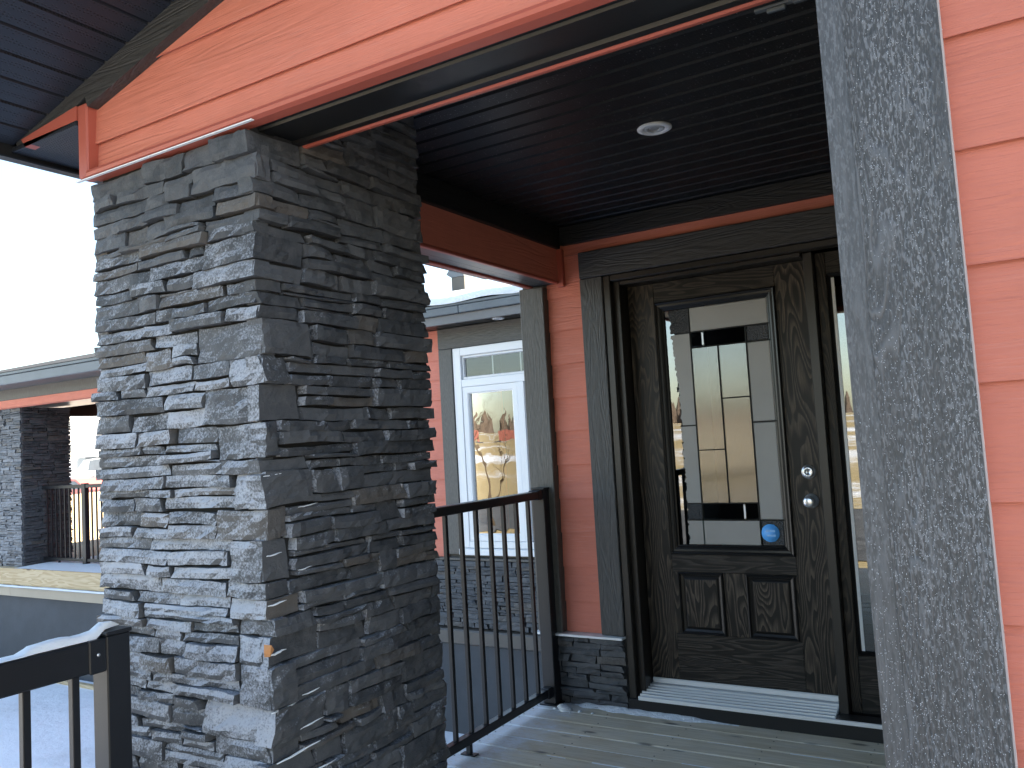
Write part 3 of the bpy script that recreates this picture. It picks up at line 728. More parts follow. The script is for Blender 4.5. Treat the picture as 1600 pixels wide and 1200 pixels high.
def stone_pillar(x0, x1, y0, y1, z0, z1, seed, detail=1.0):
    """four stone faces round a core; returns [(area score, face, builder)]"""
    rnd = random.Random(seed); faces = {'front': FY(y0), 'right': FXp(x1), 'left': FXm(x0), 'back': frame((0, y1, 0), (1, 0, 0), (0, 1, 0))}
    items = []; zs = bands(z0, z1, rnd)
    for za, zb in zip(zs, zs[1:]):
        # quoins of the front-right corner first
        q = []; z = za
        while z < zb - 1e-6:
            h = rnd.uniform(0.03, 0.085); h = zb - z if zb - z - h < 0.028 else h
            q.append((z, z + h, rnd.uniform(0.07, 0.24), rnd.uniform(0.035, 0.17))); z += h
        for zq0, zq1, lf, ls in q: items.append(('quoin', x1 - lf, x1, zq0, zq1, ls))
        for face, a, b in (('front', x0, x1), ('right', y0, y1), ('left', y0, y1), ('back', x0, x1)):
            segs = [(za, zb, 0, 0)] if face in ('left', 'back') else [(s[0], s[1], s[2], s[3]) for s in q]
            if face in ('left', 'back'):
                o = []; split(a, b, za, zb, rnd, o)
                items += [(face,) + r + (0,) for r in o]
            else:
                # split the whole band, then trim each stone back to the quoins beside it
                o = []; 
                if face == 'front':
                    split(a, b - 0.155, za, zb, rnd, o)
                    for r in o:
                        u0, u1, c0, c1 = r
                        if u1 >= b - 0.156:
                            for s in q:
                                d0, d1 = max(c0, s[0]), min(c1, s[1])
                                if d1 - d0 > 0.006: items.append((face, u0, b - s[2], d0, d1, 0)) if b - s[2] - u0 > 0.03 else items.append((face, u0 - 0.02, b - s[2] + 0.01, d0, d1, 0))
                        else: items.append((face,) + r + (0,))
                else:
                    split(a + 0.10, b, za, zb, rnd, o)
                    for r in o:
                        u0, u1, c0, c1 = r
                        if u0 <= a + 0.1001:
                            for s in q:
                                d0, d1 = max(c0, s[0]), min(c1, s[1])
                                if d1 - d0 > 0.006: items.append((face, a + s[3] if u1 - a - s[3] > 0.03 else u1 - 0.03, u1, d0, d1, 0))
                        else: items.append((face,) + r + (0,))
    return faces, items
def make_stone(mb, faces, it, y0, x1, x0, y1, seed, res=1.0):
    kind, u0, u1, z0, z1, ls = it; rnd = random.Random(seed * 7 + 3)
    warm = rnd.uniform(0.4, 1.0) if rnd.random() < 0.09 else 0.0; tint = rnd.random() ** 1.2
    p = rnd.choice((0.020, 0.023, 0.026, 0.030, 0.035)) + rnd.uniform(-0.002, 0.002)
    if kind == 'quoin':
        e = rnd.uniform(0.003, 0.034); p += rnd.uniform(-0.004, 0.006)
        rock(mb, faces['front'], u0, x1 + e, z0, z1, p, seed, res, None, tint, warm)
        rock(mb, faces['right'], y0 - p + 0.004, y0 + ls, z0 + 0.0008, z1 - 0.0008, e + 0.003, seed + 1, res, None, tint, warm)
    else:
        if kind == 'front' and u0 <= x0 + 0.001: u0 -= rnd.uniform(0.0, 0.028)
        if kind == 'right' and u1 >= y1 - 0.001: u1 += rnd.uniform(0.0, 0.03)
        if kind in ('left', 'back'): u0 -= 0.01; u1 += 0.01 if kind == 'back' else 0
        rock(mb, faces[kind], u0, u1, z0, z1, p, seed, res, None, tint, warm)

CX0, CX1, CY0, CY1 = -2.254, -1.610, 1.447, 2.105
column = thing('stone_column', 'square dark ledge stone porch column dusted with frost on its street face', 'column', ((CX0 + CX1) / 2, (CY0 + CY1) / 2, -2.5))
box('core', m_mortar, column, (CX0 + 0.002, CY0 + 0.002, -2.5), (CX1 - 0.002, CY1 - 0.002, 1.10), 0)
faces, items = stone_pillar(CX0, CX1, CY0, CY1, -2.45, 1.10, 5)
items = [i for i in items if not (i[0] in ('front', 'left', 'back', 'quoin') and i[3] > 0.788)] 
items = [i if not (i[0] in ('front', 'quoin', 'left') and i[4] > 0.788) else i[:4] + (0.8265,) + i[5:] for i in items]
def score(i):
    if i[0] in ('left', 'back') or i[4] < -1.02: return 0
    a = (i[2] - i[1]) * (i[4] - i[3]); return a * (1.5 if i[0] == 'quoin' else 0.8 if i[0] == 'right' else 1)
order = sorted(range(len(items)), key=lambda k: -score(items[k]))
infill = MB(); cnt = 0
for rank, k in enumerate(order):
    it = items[k]
    if it[4] - it[3] < 0.005 or it[2] - it[1] < 0.012: continue
    if cnt < 300 and score(it) > 0:
        mb = MB(); make_stone(mb, faces, it, CY0, CX1, CX0, CY1, k + 11); mb.build('stone', m_stone, column); cnt += 1
    else: make_stone(infill, faces, it, CY0, CX1, CX0, CY1, k + 11, 0.8)
tag(infill.build('small_stones', m_stone, column), kind='stuff')
# snow caught on ledges of the sheltered face and an orange chip
sn = MB(); random.seed(21)
for y, z, L, w in ((1.43, -0.735, 0.16, .004), (1.43, -0.802, 0.20, .0045), (1.44, -0.850, 0.15, .004), (1.42, -0.615, .09, .003), (1.52, -0.60, .07, .0025), (1.42, -0.478, .05, .004), (1.42, -0.362, .06, .003), (1.52, -0.292, .05, .002), (1.42, -0.243, .05, .0025), (1.53, -0.135, .07, .002), (1.60, -0.30, .05, .002), (1.42, -0.05, .06, .002), (1.47, -0.68, .12, .003)):
    pts = []; rr = []; n = 9
    for i in range(n):
        t = i / (n - 1); pts.append((CX1 + 0.026 + 0.005 * noise.noise(V((t * 4, z * 9, 0))), y + L * t, z + L * t * 0.06 + 0.002 * noise.noise(V((t * 5, 3, z))))); rr.append(w * (0.25 + math.sin(math.pi * min(1, t * 0.9 + 0.1))) * 0.6)
    sn.tube(pts, rr, 6)
tag(sn.build('ledge_snow', m_snowfine), 'thin streaks of snow caught on ledges of the stone column', 'snow', kind='stuff')
MB().add([(-1.590, 1.408, -0.480), (-1.574, 1.411, -0.478), (-1.572, 1.415, -0.452), (-1.588, 1.406, -0.449), (-1.580, 1.398, -0.466), (-1.580, 1.43, -0.466)], [(0, 1, 4), (1, 2, 4), (2, 3, 4), (3, 0, 4), (1, 0, 5), (2, 1, 5), (3, 2, 5), (0, 3, 5)], False, 0.5).build('stone_chip', plain('orange_chip', (0.55, 0.25, 0.10), 0.7), column)

def stone_panel(parent, F, u0, u1, z0, z1, seed, mat, nm='stone', single=True, res=0.7, **kw):
    rnd = random.Random(seed); zs = bands(z0, z1, rnd); out = []
    for a, b in zip(zs, zs[1:]): split(u0, u1, a, b, rnd, out, **kw)
    mb = MB()
    for i, r in enumerate(out):
        if single: mb = MB()
        rock(mb, F, r[0], r[1], r[2], r[3], rnd.uniform(0.018, 0.034), seed * 50 + i, res, None, rnd.random(), rnd.uniform(.4, 1) if rnd.random() < 0.12 else 0)
        if single: mb.build(nm, mat, parent)
    return mb if not single else len(out)
wc = box('stone_wainscot', m_mortar, house, (-2.285, 3.925, -2.45), (-1.797, 3.9505, -1.0235), 0)
stone_panel(wc, FY(3.921), -2.290, -1.800, -1.40, -1.026, 31, m_stone_dry)
lower = stone_panel(wc, FY(3.921), -2.290, -1.800, -2.45, -1.402, 32, m_stone_dry, single=False); tag(lower.build('small_stones', m_stone_dry, wc), kind='stuff')

# ------------------------------------------------------------------ rear wing of the house with the white window
WY = 6.08
W((-7.6, WY + 0.004, -2.5), (-4.285, WY + 0.12, 1.05)); W((-2.60, WY + 0.004, -2.5), (-2.2, WY + 0.12, 1.05)); W((-4.285, WY + 0.004, -2.5), (-2.60, WY + 0.12, -0.905)); W((-4.285, WY + 0.004, 0.857), (-2.60, WY + 0.12, 1.05))
lap(house, m_red, FY(WY), -7.55, -4.437, -1.0, 1.042, 0.59, 0.178)
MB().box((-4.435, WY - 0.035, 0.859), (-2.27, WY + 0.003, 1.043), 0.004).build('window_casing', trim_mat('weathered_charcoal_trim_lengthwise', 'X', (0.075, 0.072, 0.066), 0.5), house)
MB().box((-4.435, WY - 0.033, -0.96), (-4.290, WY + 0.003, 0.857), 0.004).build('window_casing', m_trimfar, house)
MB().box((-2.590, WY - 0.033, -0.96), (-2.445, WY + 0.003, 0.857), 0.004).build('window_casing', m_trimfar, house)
win = MB().box((-4.288, WY - 0.022, -0.903), (-4.205, WY + 0.09, 0.856), 0.004).box((-2.675, WY - 0.022, -0.903), (-2.592, WY + 0.09, 0.856), 0.004).box((-4.205, WY - 0.022, 0.785), (-2.675, WY + 0.09, 0.8555), 0.004).box((-4.205, WY - 0.022, -0.903), (-2.675, WY + 0.09, -0.845), 0.004).box((-4.205, WY - 0.0215, 0.505), (-2.675, WY + 0.085, 0.572), 0.004).box((-3.635, WY - 0.0215, -0.845), (-3.570, WY + 0.085, 0.505), 0.004).build('window', m_vinyl, house)
mould(-4.203, -3.637, -0.843, 0.503, [(0, -0.004), (0, 0.014), (0.004, 0.016), (0.048, 0.014), (0.058, 0.006), (0.062, -0.022)], WY, win, m_vinyl, 'sash')
mould(-3.568, -2.677, -0.843, 0.503, [(0, -0.004), (0.02, 0.002), (0.026, -0.022)], WY, win, m_vinyl, 'sash')
mould(-4.203, -2.677, 0.574, 0.783, [(0, -0.004), (0.018, 0.002), (0.024, -0.022)], WY, win, m_vinyl, 'sash')
for x0, x1, z0, z1 in ((-4.142, -3.698, -0.782, 0.442), (-3.543, -2.702, -0.818, 0.478), (-4.180, -2.700, 0.597, 0.760)):
    q = MB(); e = noise.noise(V((x0, z0, 1))) * 0.003
    q.add([(x0, WY + 0.02, z0), (x1, WY + 0.02 + e, z0), (x1, WY + 0.02 + e, z1), (x0, WY + 0.02, z1)], [(0, 1, 2, 3)]); q.build('pane', m_glass, win)
for x in (-3.895, -3.61, -3.325, -3.04): box('muntin', m_vinyl, win, (x - 0.006, WY + 0.024, 0.598), (x + 0.006, WY + 0.03, 0.759), 0)
box('sill', m_vinyl, win, (-4.30, WY - 0.06, -0.962), (-2.58, WY + 0.0, -0.905), 0.006)
W((-4.5, 7.2, -1.0), (-2.3, 7.25, 1.04), plain('greenish_interior', (0.16, 0.19, 0.17), 0.8), 'interior_wall')
W((-7.55, WY + 0.12, -1.35), (-2.28, 7.2, -1.30), m_int, 'interior_floor')
wc2 = box('stone_wainscot', m_mortar, house, (-7.55, WY - 0.035, -1.585), (-2.28, WY + 0.003, -1.0075), 0)
stone_panel(wc2, FY(WY - 0.036), -4.75, -2.9, -1.583, -1.010, 41, m_stone_dry, res=0.55)
tag(stone_panel(wc2, FY(WY - 0.036), -7.55, -4.752, -1.583, -1.010, 42, m_stone_dry, single=False, res=0.4).build('small_stones', m_stone_dry, wc2), kind='stuff')
box('wainscot_cap', m_trimfar, house, (-7.55, WY - 0.065, -1.006), (-2.28, WY - 0.001, -0.985), 0.003)
MB().prism(frame((-7.55, 0, 0), (0, 1, 0), (1, 0, 0)), [(WY, -1.588), (WY - 0.085, -1.598), (WY - 0.095, -1.612), (WY - 0.095, -1.715), (WY - 0.08, -1.725), (WY, -1.725)], 5.25, 0).build('base_flashing', m_bronze, house)
box('foundation', m_parge, house, (-7.55, WY - 0.05, -2.6), (-2.30, WY + 0.003, -1.727), 0)
EY = 5.78
for i in range(56):
    x = -7.7 + i * 0.1
    MB().prism(frame((0, EY, 0), (1, 0, 0), (0, 1, 0)), [(x + 0.004, 1.046), (x + 0.096, 1.046), (x + 0.099, 1.053), (x + 0.099, 1.06), (x + 0.001, 1.06), (x + 0.001, 1.053)], 0.30, 0).build('soffit_panel', m_blackmetal, house)
fa = MB().box((-7.7, EY - 0.03, 1.030), (-2.1, EY - 0.001, 1.105), 0.003).build('fascia', plain('grey_fascia', (0.135, 0.135, 0.138), 0.5, 60, 0.001, var=0.1), house)
for xa, xb in ((-7.7, -5.62), (-5.617, -3.965), (-3.962, -2.1)): box('gutter', m_greymetal, fa, (xa, EY - 0.062, 1.1055), (xb, EY - 0.001, 1.172), 0.005)
box('drip_edge', m_greymetal, fa, (-7.7, EY - 0.07, 1.1735), (-2.1, EY + 0.02, 1.196), 0.003)
RPK = [(EY - 0.07, 1.197), (9.0, 1.975), (12.4, 1.16), (12.4, 1.06), (EY + 0.05, 1.06)]
MB().prism(frame((-7.75, 0, 0), (0, 1, 0), (-1, 0, 0)), RPK, 0, -15).build('roof', m_shingle, house)
W((-7.6, 6.1, -2.5), (-7.5, 12.0, 1.05), m_red); W((-7.5, 11.9, -2.5), (5.8, 12.0, 1.05), m_red)
sn = MB(); NX = 60
prof = [(EY - 0.085, 1.199), (EY - 0.092, 1.225), (EY - 0.07, 1.255), (EY - 0.02, 1.280), (EY + 0.2, 1.335), (7.5, 1.67), (8.85, 2.00), (9.0, 2.025), (9.3, 1.96)]
for i in range(NX + 1):
    x = -7.75 + 5.65 * i / NX
    sn.v += [V((x, y + 0.02 * noise.noise(V((x * 2.5, k, 0))), z + 0.018 * noise.noise(V((x * 3, y * 2, 4))))) for k, (y, z) in enumerate(prof)]
q = len(prof)
for i in range(NX):
    for k in range(q - 1): sn.f.append([i * q + k, i * q + k + 1, (i + 1) * q + k + 1, (i + 1) * q + k]); sn.sm.append(True)
tag(sn.build('roof_snow', m_snow), 'smooth sunlit snow lying on the low roof above the grey fascia', 'snow', kind='stuff')
# boxed metal roof vent on the ridge
vb = MB().box((-6.336, 9.02, 1.90), (-6.129, 9.19, 2.225), 0.004)
vent = vb.build('roof_vent', plain('galvanised_duct', (0.07, 0.064, 0.055), 0.5, 20, 0.002), house)
MB().prism(frame((0, 9.012, 0), (1, 0, 0), (0, -1, 0)), [(-6.336, 2.2255), (-6.128, 2.2255), (-6.128, 2.50), (-6.22, 2.50), (-6.34, 2.36), (-6.41, 2.275)], 0, -0.185).build('hood', m_greymetal, vent)

# ------------------------------------------------------------------ porch deck
deck = thing('porch_deck', 'weathered grey board porch deck with frost and snow in its gaps', 'deck', (-1.1, 3.0, -2.5))
yb = 3.925; i = 0; screws = MB(); gaps = MB(); random.seed(3)
while yb > 0.9:
    w = 0.138; ya = yb - w
    if ya > 1.4 or True:
        segs = [(-2.335, -0.195)] if ya > 1.46 else ([(-1.60, -0.24)] if ya > 1.2 else [(-1.95, -0.06)])
        for xa, xb in segs:
            if ya < 2.24 and ya > 1.2: xa = max(xa, -1.60)
            z = -1.372 + random.uniform(-0.0015, 0.0015)
            MB().box((xa + random.uniform(-.004, .004), ya, z - 0.036), (xb, yb - 0.0065, z), 0.004).build('plank', m_deck, deck)
            xs = -2.27
            while xs < xb:
                if xs > xa + 0.02:
                    for yy in (ya + 0.025, yb - 0.032): screws.lathe((xs + random.uniform(-.012, .012), yy + random.uniform(-.004, .004), z + 0.0004), (0, 0, 1), [(0, 0.0042), (0.0006, 0.0038)], 8)
                xs += 0.406
            x = xa + random.uniform(0, 0.2)
            while x < xb - 0.05:
                L = random.uniform(0.05, 0.55)
                if random.random() < 0.62: gaps.box((x, yb - 0.0066, z - 0.02), (min(x + L, xb), yb - 0.0002, z - 0.0015 + random.uniform(-0.002, 0.002)))
                x += L + random.uniform(0.02, 0.2)
    yb = ya; i += 1
screws.build('deck_screws', m_screw, deck)['kind'] = 'stuff'
tag(gaps.build('gap_snow', m_snowfine), 'white lines of snow packed in the gaps between the deck boards', 'snow', kind='stuff')
box('rim_board', m_deck, deck, (-2.338, 2.25, -1.62), (-2.300, 3.92, -1.4105), 0.003)
box('rim_board', m_deck, deck, (-1.97, 0.86, -1.62), (-0.06, 0.898, -1.4105), 0.003)
for x in (-2.25, -1.0): box('deck_post', m_deck, deck, (x, 3.0, -2.5), (x + 0.09, 3.09, -1.4105), 0.003)
landing = thing('entry_landing', 'snow dusted board landing below the porch railing', 'landing', (-1.0, 0.2, -2.5))
for k in range(14):
    yb = 0.85 - k * 0.145; box('plank', m_deck, landing, (-2.12, yb - 0.138, -1.54), (-0.02, yb, -1.504), 0.004)
for x in (-2.05, -0.2):
    for y in (0.6, -1.0): box('landing_post', m_deck, landing, (x, y, -2.5), (x + 0.09, y + 0.09, -1.5405), 0.003)
# snow swept against the threshold
sn = MB(); n = 40
for i in range(n + 1):
    t = i / n; x = -2.10 + 0.86 * t
    h = max(0.001, (0.022 * (noise.noise(V((t * 9, 1, 0))) * 0.5 + 0.55)) * (sst(t, 0, 0.12)) * (1 - sst(t, 0.62, 1)) * 1.15); w = 0.012 + h * 2.4
    yb = 3.905 if x < -1.80 else 3.897
    for k in range(6):
        a = k / 5; sn.v.append(V((x, yb - w * (1 - a) + 0.004 * noise.noise(V((x * 30, a * 3, 0))), -1.3725 + h * math.sin(a * math.pi / 2 + 0.0))))
for i in range(n):
    for k in range(5): sn.f.append([i * 6 + k, i * 6 + 6 + k, i * 6 + 7 + k, i * 6 + k + 1]); sn.sm.append(True)
lump = lambda x, y, r: sn.lathe((x, y, -1.373), (0, 0, 1), [(0, r), (r * .25, r * .95), (r * .5, r * .6), (r * .62, r * .1)], 9)
for a in ((-2.135, 3.83, .030), (-2.10, 3.80, .034), (-2.02, 3.80, .012), (-1.95, 3.80, .009), (-2.16, 3.80, .014), (-2.06, 3.765, .006)): lump(*a)
tag(sn.build('swept_snow', m_snow), 'small ridge of snow along the foot of the wall by the threshold', 'snow', kind='stuff')

# ------------------------------------------------------------------ railings
def railing(label, x, ya, yb, ztop, zbot, zdeck, posts, bals, foot=(), ps=0.072, tw=0.058, th=0.042, bs=0.019, gap=True, group=None):
    t = thing('railing', label, 'railing', (x, (ya + yb) / 2, zdeck), group)
    for y in posts:
        h = ps / 2; p = MB().box((x - h, y - h, zdeck + 0.008), (x + h, y + h, ztop + 0.004), 0.003).build('post', m_rail, t)
        box('post_cap', m_rail, p, (x - h - 0.004, y - h - 0.004, ztop + 0.0045), (x + h + 0.004, y + h + 0.004, ztop + 0.014), 0.002)
        box('base_plate', m_rail, p, (x - h - 0.018, y - h - 0.018, zdeck), (x + h + 0.018, y + h + 0.018, zdeck + 0.0078), 0.002)
    box('top_rail', m_rail, t, (x - tw / 2, ya, ztop - th), (x + tw / 2, yb, ztop - 0.002), 0.004)
    box('bottom_rail', m_rail, t, (x - 0.019, ya, zbot), (x + 0.019, yb, zbot + 0.040), 0.003)
    first = None
    for y in bals:
        if first is None: first = box('baluster', m_rail, t, (x - bs / 2, y - bs / 2, zbot + 0.0405), (x + bs / 2, y + bs / 2, ztop - th - 0.0005), 0.0015); y0 = y
        else:
            c = first.copy(); COL.objects.link(c); c.parent = t; c.location = (0, y - y0, 0)
    for y in foot:
        f = box('foot', m_rail, t, (x - 0.011, y - 0.011, zdeck + 0.006), (x + 0.011, y + 0.011, zbot - 0.0005), 0.001)
        box('base_plate', m_rail, f, (x - 0.038, y - 0.018, zdeck), (x + 0.038, y + 0.018, zdeck + 0.0055), 0.001)
    return t
rl = railing('black metal railing between the stone column and the entry wall', -2.212, 2.20, 3.835, -0.265, -1.322, -1.371, [3.872], [2.16 + 0.1205 * k for k in range(1, 14)], [3.10])
MB().box((-2.243, 3.79, -0.312), (-2.181, 3.8355, -0.262), 0.004).build('rail_bracket', m_rail, rl)
MB().box((-2.236, 3.79, -1.330), (-2.188, 3.8355, -1.276), 0.004).build('rail_bracket', m_rail, rl)
fx = -2.030
rf = railing('near black railing topped with snow at lower left in front of the stone column', fx, -1.2, 1.268, -0.432, -1.455, -1.503, [1.300], [1.200 - 0.118 * k + 0.0 for k in range(0, 20)], [0.2], 0.064, 0.056, 0.078, 0.019)
MB().box((fx - 0.0325, 1.222, -0.513), (fx + 0.0325, 1.2675, -0.431), 0.003).build('rail_bracket', m_rail, rf)
MB().lathe((fx + 0.0326, 1.245, -0.468), (1, 0, 0), [(0, 0.0045), (0.0015, 0.004), (0.002, 0.001)], 12).build('screw', m_chrome, rf)
sn = MB(); n = 44
for i in range(n + 1):
    t = i / n; y = 0.2 + (1.325 - 0.2) * t
    big = sst(y, 1.085, 1.094)
    h = (0.003 + 0.0025 * noise.noise(V((y * 14, 0, 0)))) + big * (0.017 + 0.006 * noise.noise(V((y * 17, 2, 0)))); zb = -0.4315
    if y > 1.255: zb = -0.4315 + 0.018 * sst(y, 1.255, 1.275); h *= 0.9
    h *= 1 - sst(y, 1.29, 1.325) * 0.9
    wl = 0.024 + 0.003 * noise.noise(V((y * 20, 5, 0))); wr = wl - big * (0.006 + 0.006 * noise.noise(V((y * 30, 9, 0)))) - sst(y, 1.26, 1.32) * 0.02
    for k in range(7):
        a = math.pi * k / 6; xx = math.cos(a); sn.v.append(V((fx + (wr * xx if xx > 0 else wl * xx), y, zb + h * math.sin(a) ** 0.6)))
for i in range(n):
    for k in range(6): sn.f.append([i * 7 + k, i * 7 + k + 1, i * 7 + 8 + k, i * 7 + 7 + k]); sn.sm.append(True)
tag(sn.build('rail_snow', m_snowfine), 'ridge of snow lying on the near railing and its post', 'snow', kind='stuff')

# ------------------------------------------------------------------ lights, sticker, bracket
def downlight(x, y, z, label, r=0.064):
    t = thing('recessed_light', label, 'light', (x, y, z))
    MB().lathe((x, y, z), (0, 0, -1), [(-0.004, r * .72), (0.0, r), (0.004, r), (0.008, r * .88), (0.008, r * .66), (0.002, r * .60)], 40).build('trim_ring', m_whitemetal, t)
    MB().lathe((x, y, z), (0, 0, -1), [(0.0025, r * .585), (0.006, r * .56), (0.007, r * .40), (0.001, r * .36)], 32).build('gimbal', plain('grey_enamel', (0.5, 0.5, 0.5), 0.35), t)
    MB().lathe((x, y, z), (0, 0, -1), [(0.0015, r * .35), (0.004, r * .26), (0.005, r * .1)], 24).build('bulb', m_chrome, t)
downlight(-1.073, 2.885, 1.130, 'round white recessed spotlight in the black porch ceiling')
downlight(-3.70, 5.925, 1.046, 'small white recessed light under the wing eave above the window', 0.052)
sx, sz = -1.070, -0.504; sy = gy(sx) - 0.004
st = MB().lathe((sx, sy, sz), (0, -1, 0), [(0, 0.043), (0.0006, 0.043)], 40).build('sticker', m_blue)
tag(st, 'round bright blue sticker on the lower right corner of the door glass', 'sticker')
for dz, hw in ((0.010, 0.021), (-0.012, 0.019)):
    t_ = MB(); x = sx - hw
    random.seed(8)
    while x < sx + hw:
        w = random.uniform(0.003, 0.006); t_.box((x, sy - 0.0012, sz + dz - 0.0045), (x + w, sy - 0.0007, sz + dz + 0.0045)); x += w + 0.0018
    t_.build('faded_print', m_paleblue, st)
br = MB().box((-0.385, 1.634, 0.8195), (-0.27, 1.648, 0.8245), 0.001).box((-0.362, 1.636, 0.811), (-0.325, 1.646, 0.8192), 0.002).box((-0.31, 1.635, 0.815), (-0.285, 1.645, 0.8192), 0.001).build('metal_clip', m_greymetal)
tag(br, 'small grey metal clip hanging at the inner edge of the porch beam', 'clip')

# frost crystals on the big trim board and under the ceiling
fl = MB(); random.seed(77)
def flake(c, t, nrm, L, w):
    t = t.normalized(); b = nrm.cross(t).normalized(); c = V(c)
    fl.add([c - t * L - b * w, c + t * L * .7 - b * w * .6, c + t * L + b * w, c - t * L * .8 + b * w * 1.1, c + nrm * w * 1.4], [(0, 1, 4), (1, 2, 4), (2, 3, 4), (3, 0, 4)])
cnt = 0
while cnt < 3600:
    x = random.uniform(-0.222, -0.054); z = random.uniform(-0.60, 0.76)
    dn = 0.32 + 0.45 * sst(z, 0.5, -0.35) + 0.5 * noise.noise(V((x * 22, z * 9, 2)))
    if x < -0.187: dn *= 0.75 * sst(z, 0.15, -0.3)
    if random.random() > dn: continue
    a = random.gauss(0, 0.6); y = 1.4035 if x > -0.187 else 1.4050
    flake((x, y, z), V((math.sin(a), random.uniform(-.3, .3), math.cos(a))), V((0, -1, 0)), random.uniform(0.0004, 0.0014), random.uniform(0.0002, 0.00042)); cnt += 1
tag(fl.build('board_frost', m_frost), 'tiny frost crystals scattered over the big charcoal trim board', 'frost', kind='stuff')
fl = MB(); cnt = 0
while cnt < 3200:
    x = random.uniform(-2.0, -0.25); y = random.uniform(1.7, 3.88)
    if random.random() > 0.45 + 0.8 * noise.noise(V((x * 1.5, y * 3, 0))): continue
    fr = ((y - 1.627) % 0.305) % 0.1017
    if fr < 0.02 or fr > 0.093: continue
    flake((x, y, 1.1285), V((1, random.uniform(-.5, .5), 0)), V((0, 0, -1)), random.uniform(0.0008, 0.0026), random.uniform(0.0004, 0.0009)); cnt += 1
tag(fl.build('ceiling_frost', plain('dull_frost', (0.30, 0.30, 0.31), 0.4)), 'specks of frost on the vented black porch ceiling', 'frost', kind='stuff')

# ------------------------------------------------------------------ neighbouring house on the left
NX0, NX1, NY0, NY1 = -11.72, -11.0, 5.87, 6.50
nb = thing('neighbour_house', 'unfinished neighbouring house with porch, grey gutter and raw wood deck rim', 'house', (-11, 8, -2.5))
NW = lambda nm, m, lo, hi, b=0.003: box(nm, m, nb, lo, hi, b)
NW('beam_core', m_dark, (-15, 5.90, 0.85), (-8.4, 6.30, 1.25), 0)
MB().prism(FY(5.885), [(-15, 0.815), (-8.4, 0.815), (-8.4, 0.912), (-15, 0.912)], 0.02, 0).build('siding_plank', m_red, nb)
NW('drip_trim', m_redtrim, (-15, 5.855, 0.800), (-8.4, 5.895, 0.813))
NW('frieze_board', m_trimfar, (-15, 5.865, 0.914), (-8.4, 5.897, 1.075))
NW('soffit', m_greymetal, (-15.2, 5.52, 1.052), (-8.3, 5.864, 1.062))
NW('gutter', plain('grey_gutter', (0.12, 0.135, 0.15), 0.45, 5, 0.002, var=0.1), (-15.2, 5.45, 1.045), (-8.3, 5.52, 1.160), 0.01)
NW('drip_edge', m_greymetal, (-15.2, 5.44, 1.162), (-8.3, 5.60, 1.195))
NW('beam_soffit', m_blackmetal, (-15, 5.897, 0.822), (-8.4, 6.62, 0.846))
NW('beam_soffit', m_blackmetal, (-15, 6.62, 1.05), (-8.4, 8.4, 1.07)); 
NW('beam_core', m_dark, (-13.55, 6.30, 0.83), (-13.3, 8.4, 1.07), 0)
MB().prism(frame((-15.2, 0, 0), (0, 1, 0), (-1, 0, 0)), [(5.43, 1.197), (9.3, 2.12), (13.2, 1.19), (13.2, 1.09), (5.60, 1.09)], 0, -6.9).build('roof', m_shingle, nb)
NW('wall', m_red, (-13.25, 8.4, -2.5), (-8.4, 12.8, 1.07), 0)
NW('deck', m_raw, (-13.4, 5.80, -1.262), (-8.4, 8.4, -1.235), 0.002)
NW('rim_joist', m_raw, (-15, 5.76, -1.445), (-8.4, 5.798, -1.237), 0.002)
NW('ledger_flashing', m_tan, (-15, 5.700, -1.475), (-11.40, 5.756, -1.462)); NW('ledger_flashing', m_tan, (-11.397, 5.700, -1.475), (-8.4, 5.756, -1.462))
for a, b in ((-15, -11.02), (-11.017, -8.4)): NW('ledger_board', m_tan, (a, 5.715, -1.572), (b, 5.757, -1.4755))
NW('foundation', m_parge, (-15, 5.80, -2.6), (-8.4, 5.95, -1.447), 0)
NW('footing_form', m_raw, (-15, 5.60, -2.53), (-8.4, 5.66, -2.46), 0.004)
ncol = thing('stone_column', 'dark stone column of the neighbouring porch at the left edge', 'column', ((NX0 + NX1) / 2, (NY0 + NY1) / 2, -1.24))
box('core', m_mortar, ncol, (NX0, NY0, -1.236), (NX1, NY1, 0.798), 0)
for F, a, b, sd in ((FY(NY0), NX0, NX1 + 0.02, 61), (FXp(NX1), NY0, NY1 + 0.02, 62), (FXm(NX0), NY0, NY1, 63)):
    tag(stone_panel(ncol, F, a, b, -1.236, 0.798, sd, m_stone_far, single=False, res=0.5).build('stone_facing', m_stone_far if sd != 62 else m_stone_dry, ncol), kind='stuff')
nr = thing('railing', 'black railing on the snowy deck of the neighbouring porch', 'railing', (-10.2, 6.15, -1.235))
RY = 6.14
for i, x in enumerate((-11.235, -10.06, -8.6)): box('post', m_rail, nr, (x - 0.028 - 0.01 * (i == 1), RY - 0.03, -1.234), (x + 0.028 + 0.01 * (i == 1), RY + 0.03, -0.215), 0.003)
for xa, xb in ((-11.205, -10.10), (-10.02, -8.63)):
    box('top_rail', m_rail, nr, (xa, RY - 0.022, -0.272), (xb, RY + 0.022, -0.228), 0.003); box('bottom_rail', m_rail, nr, (xa, RY - 0.018, -1.185), (xb, RY + 0.018, -1.148), 0.003)
    n = int((xb - xa) / 0.105); first = None
    for k in range(1, n + 1):
        x = xa + (xb - xa) * k / (n + 1)
        if first is None: first = box('baluster', m_rail, nr, (x - 0.009, RY - 0.009, -1.1475), (x + 0.009, RY + 0.009, -0.2725), 0.001); x0 = x
        else:
            c = first.copy(); COL.objects.link(c); c.parent = nr; c.location = (x - x0, 0, 0)
box('foot', m_rail, nr, (-10.66, RY - 0.011, -1.233), (-10.64, RY + 0.011, -1.1855), 0.001)
sn = MB(); n = 40
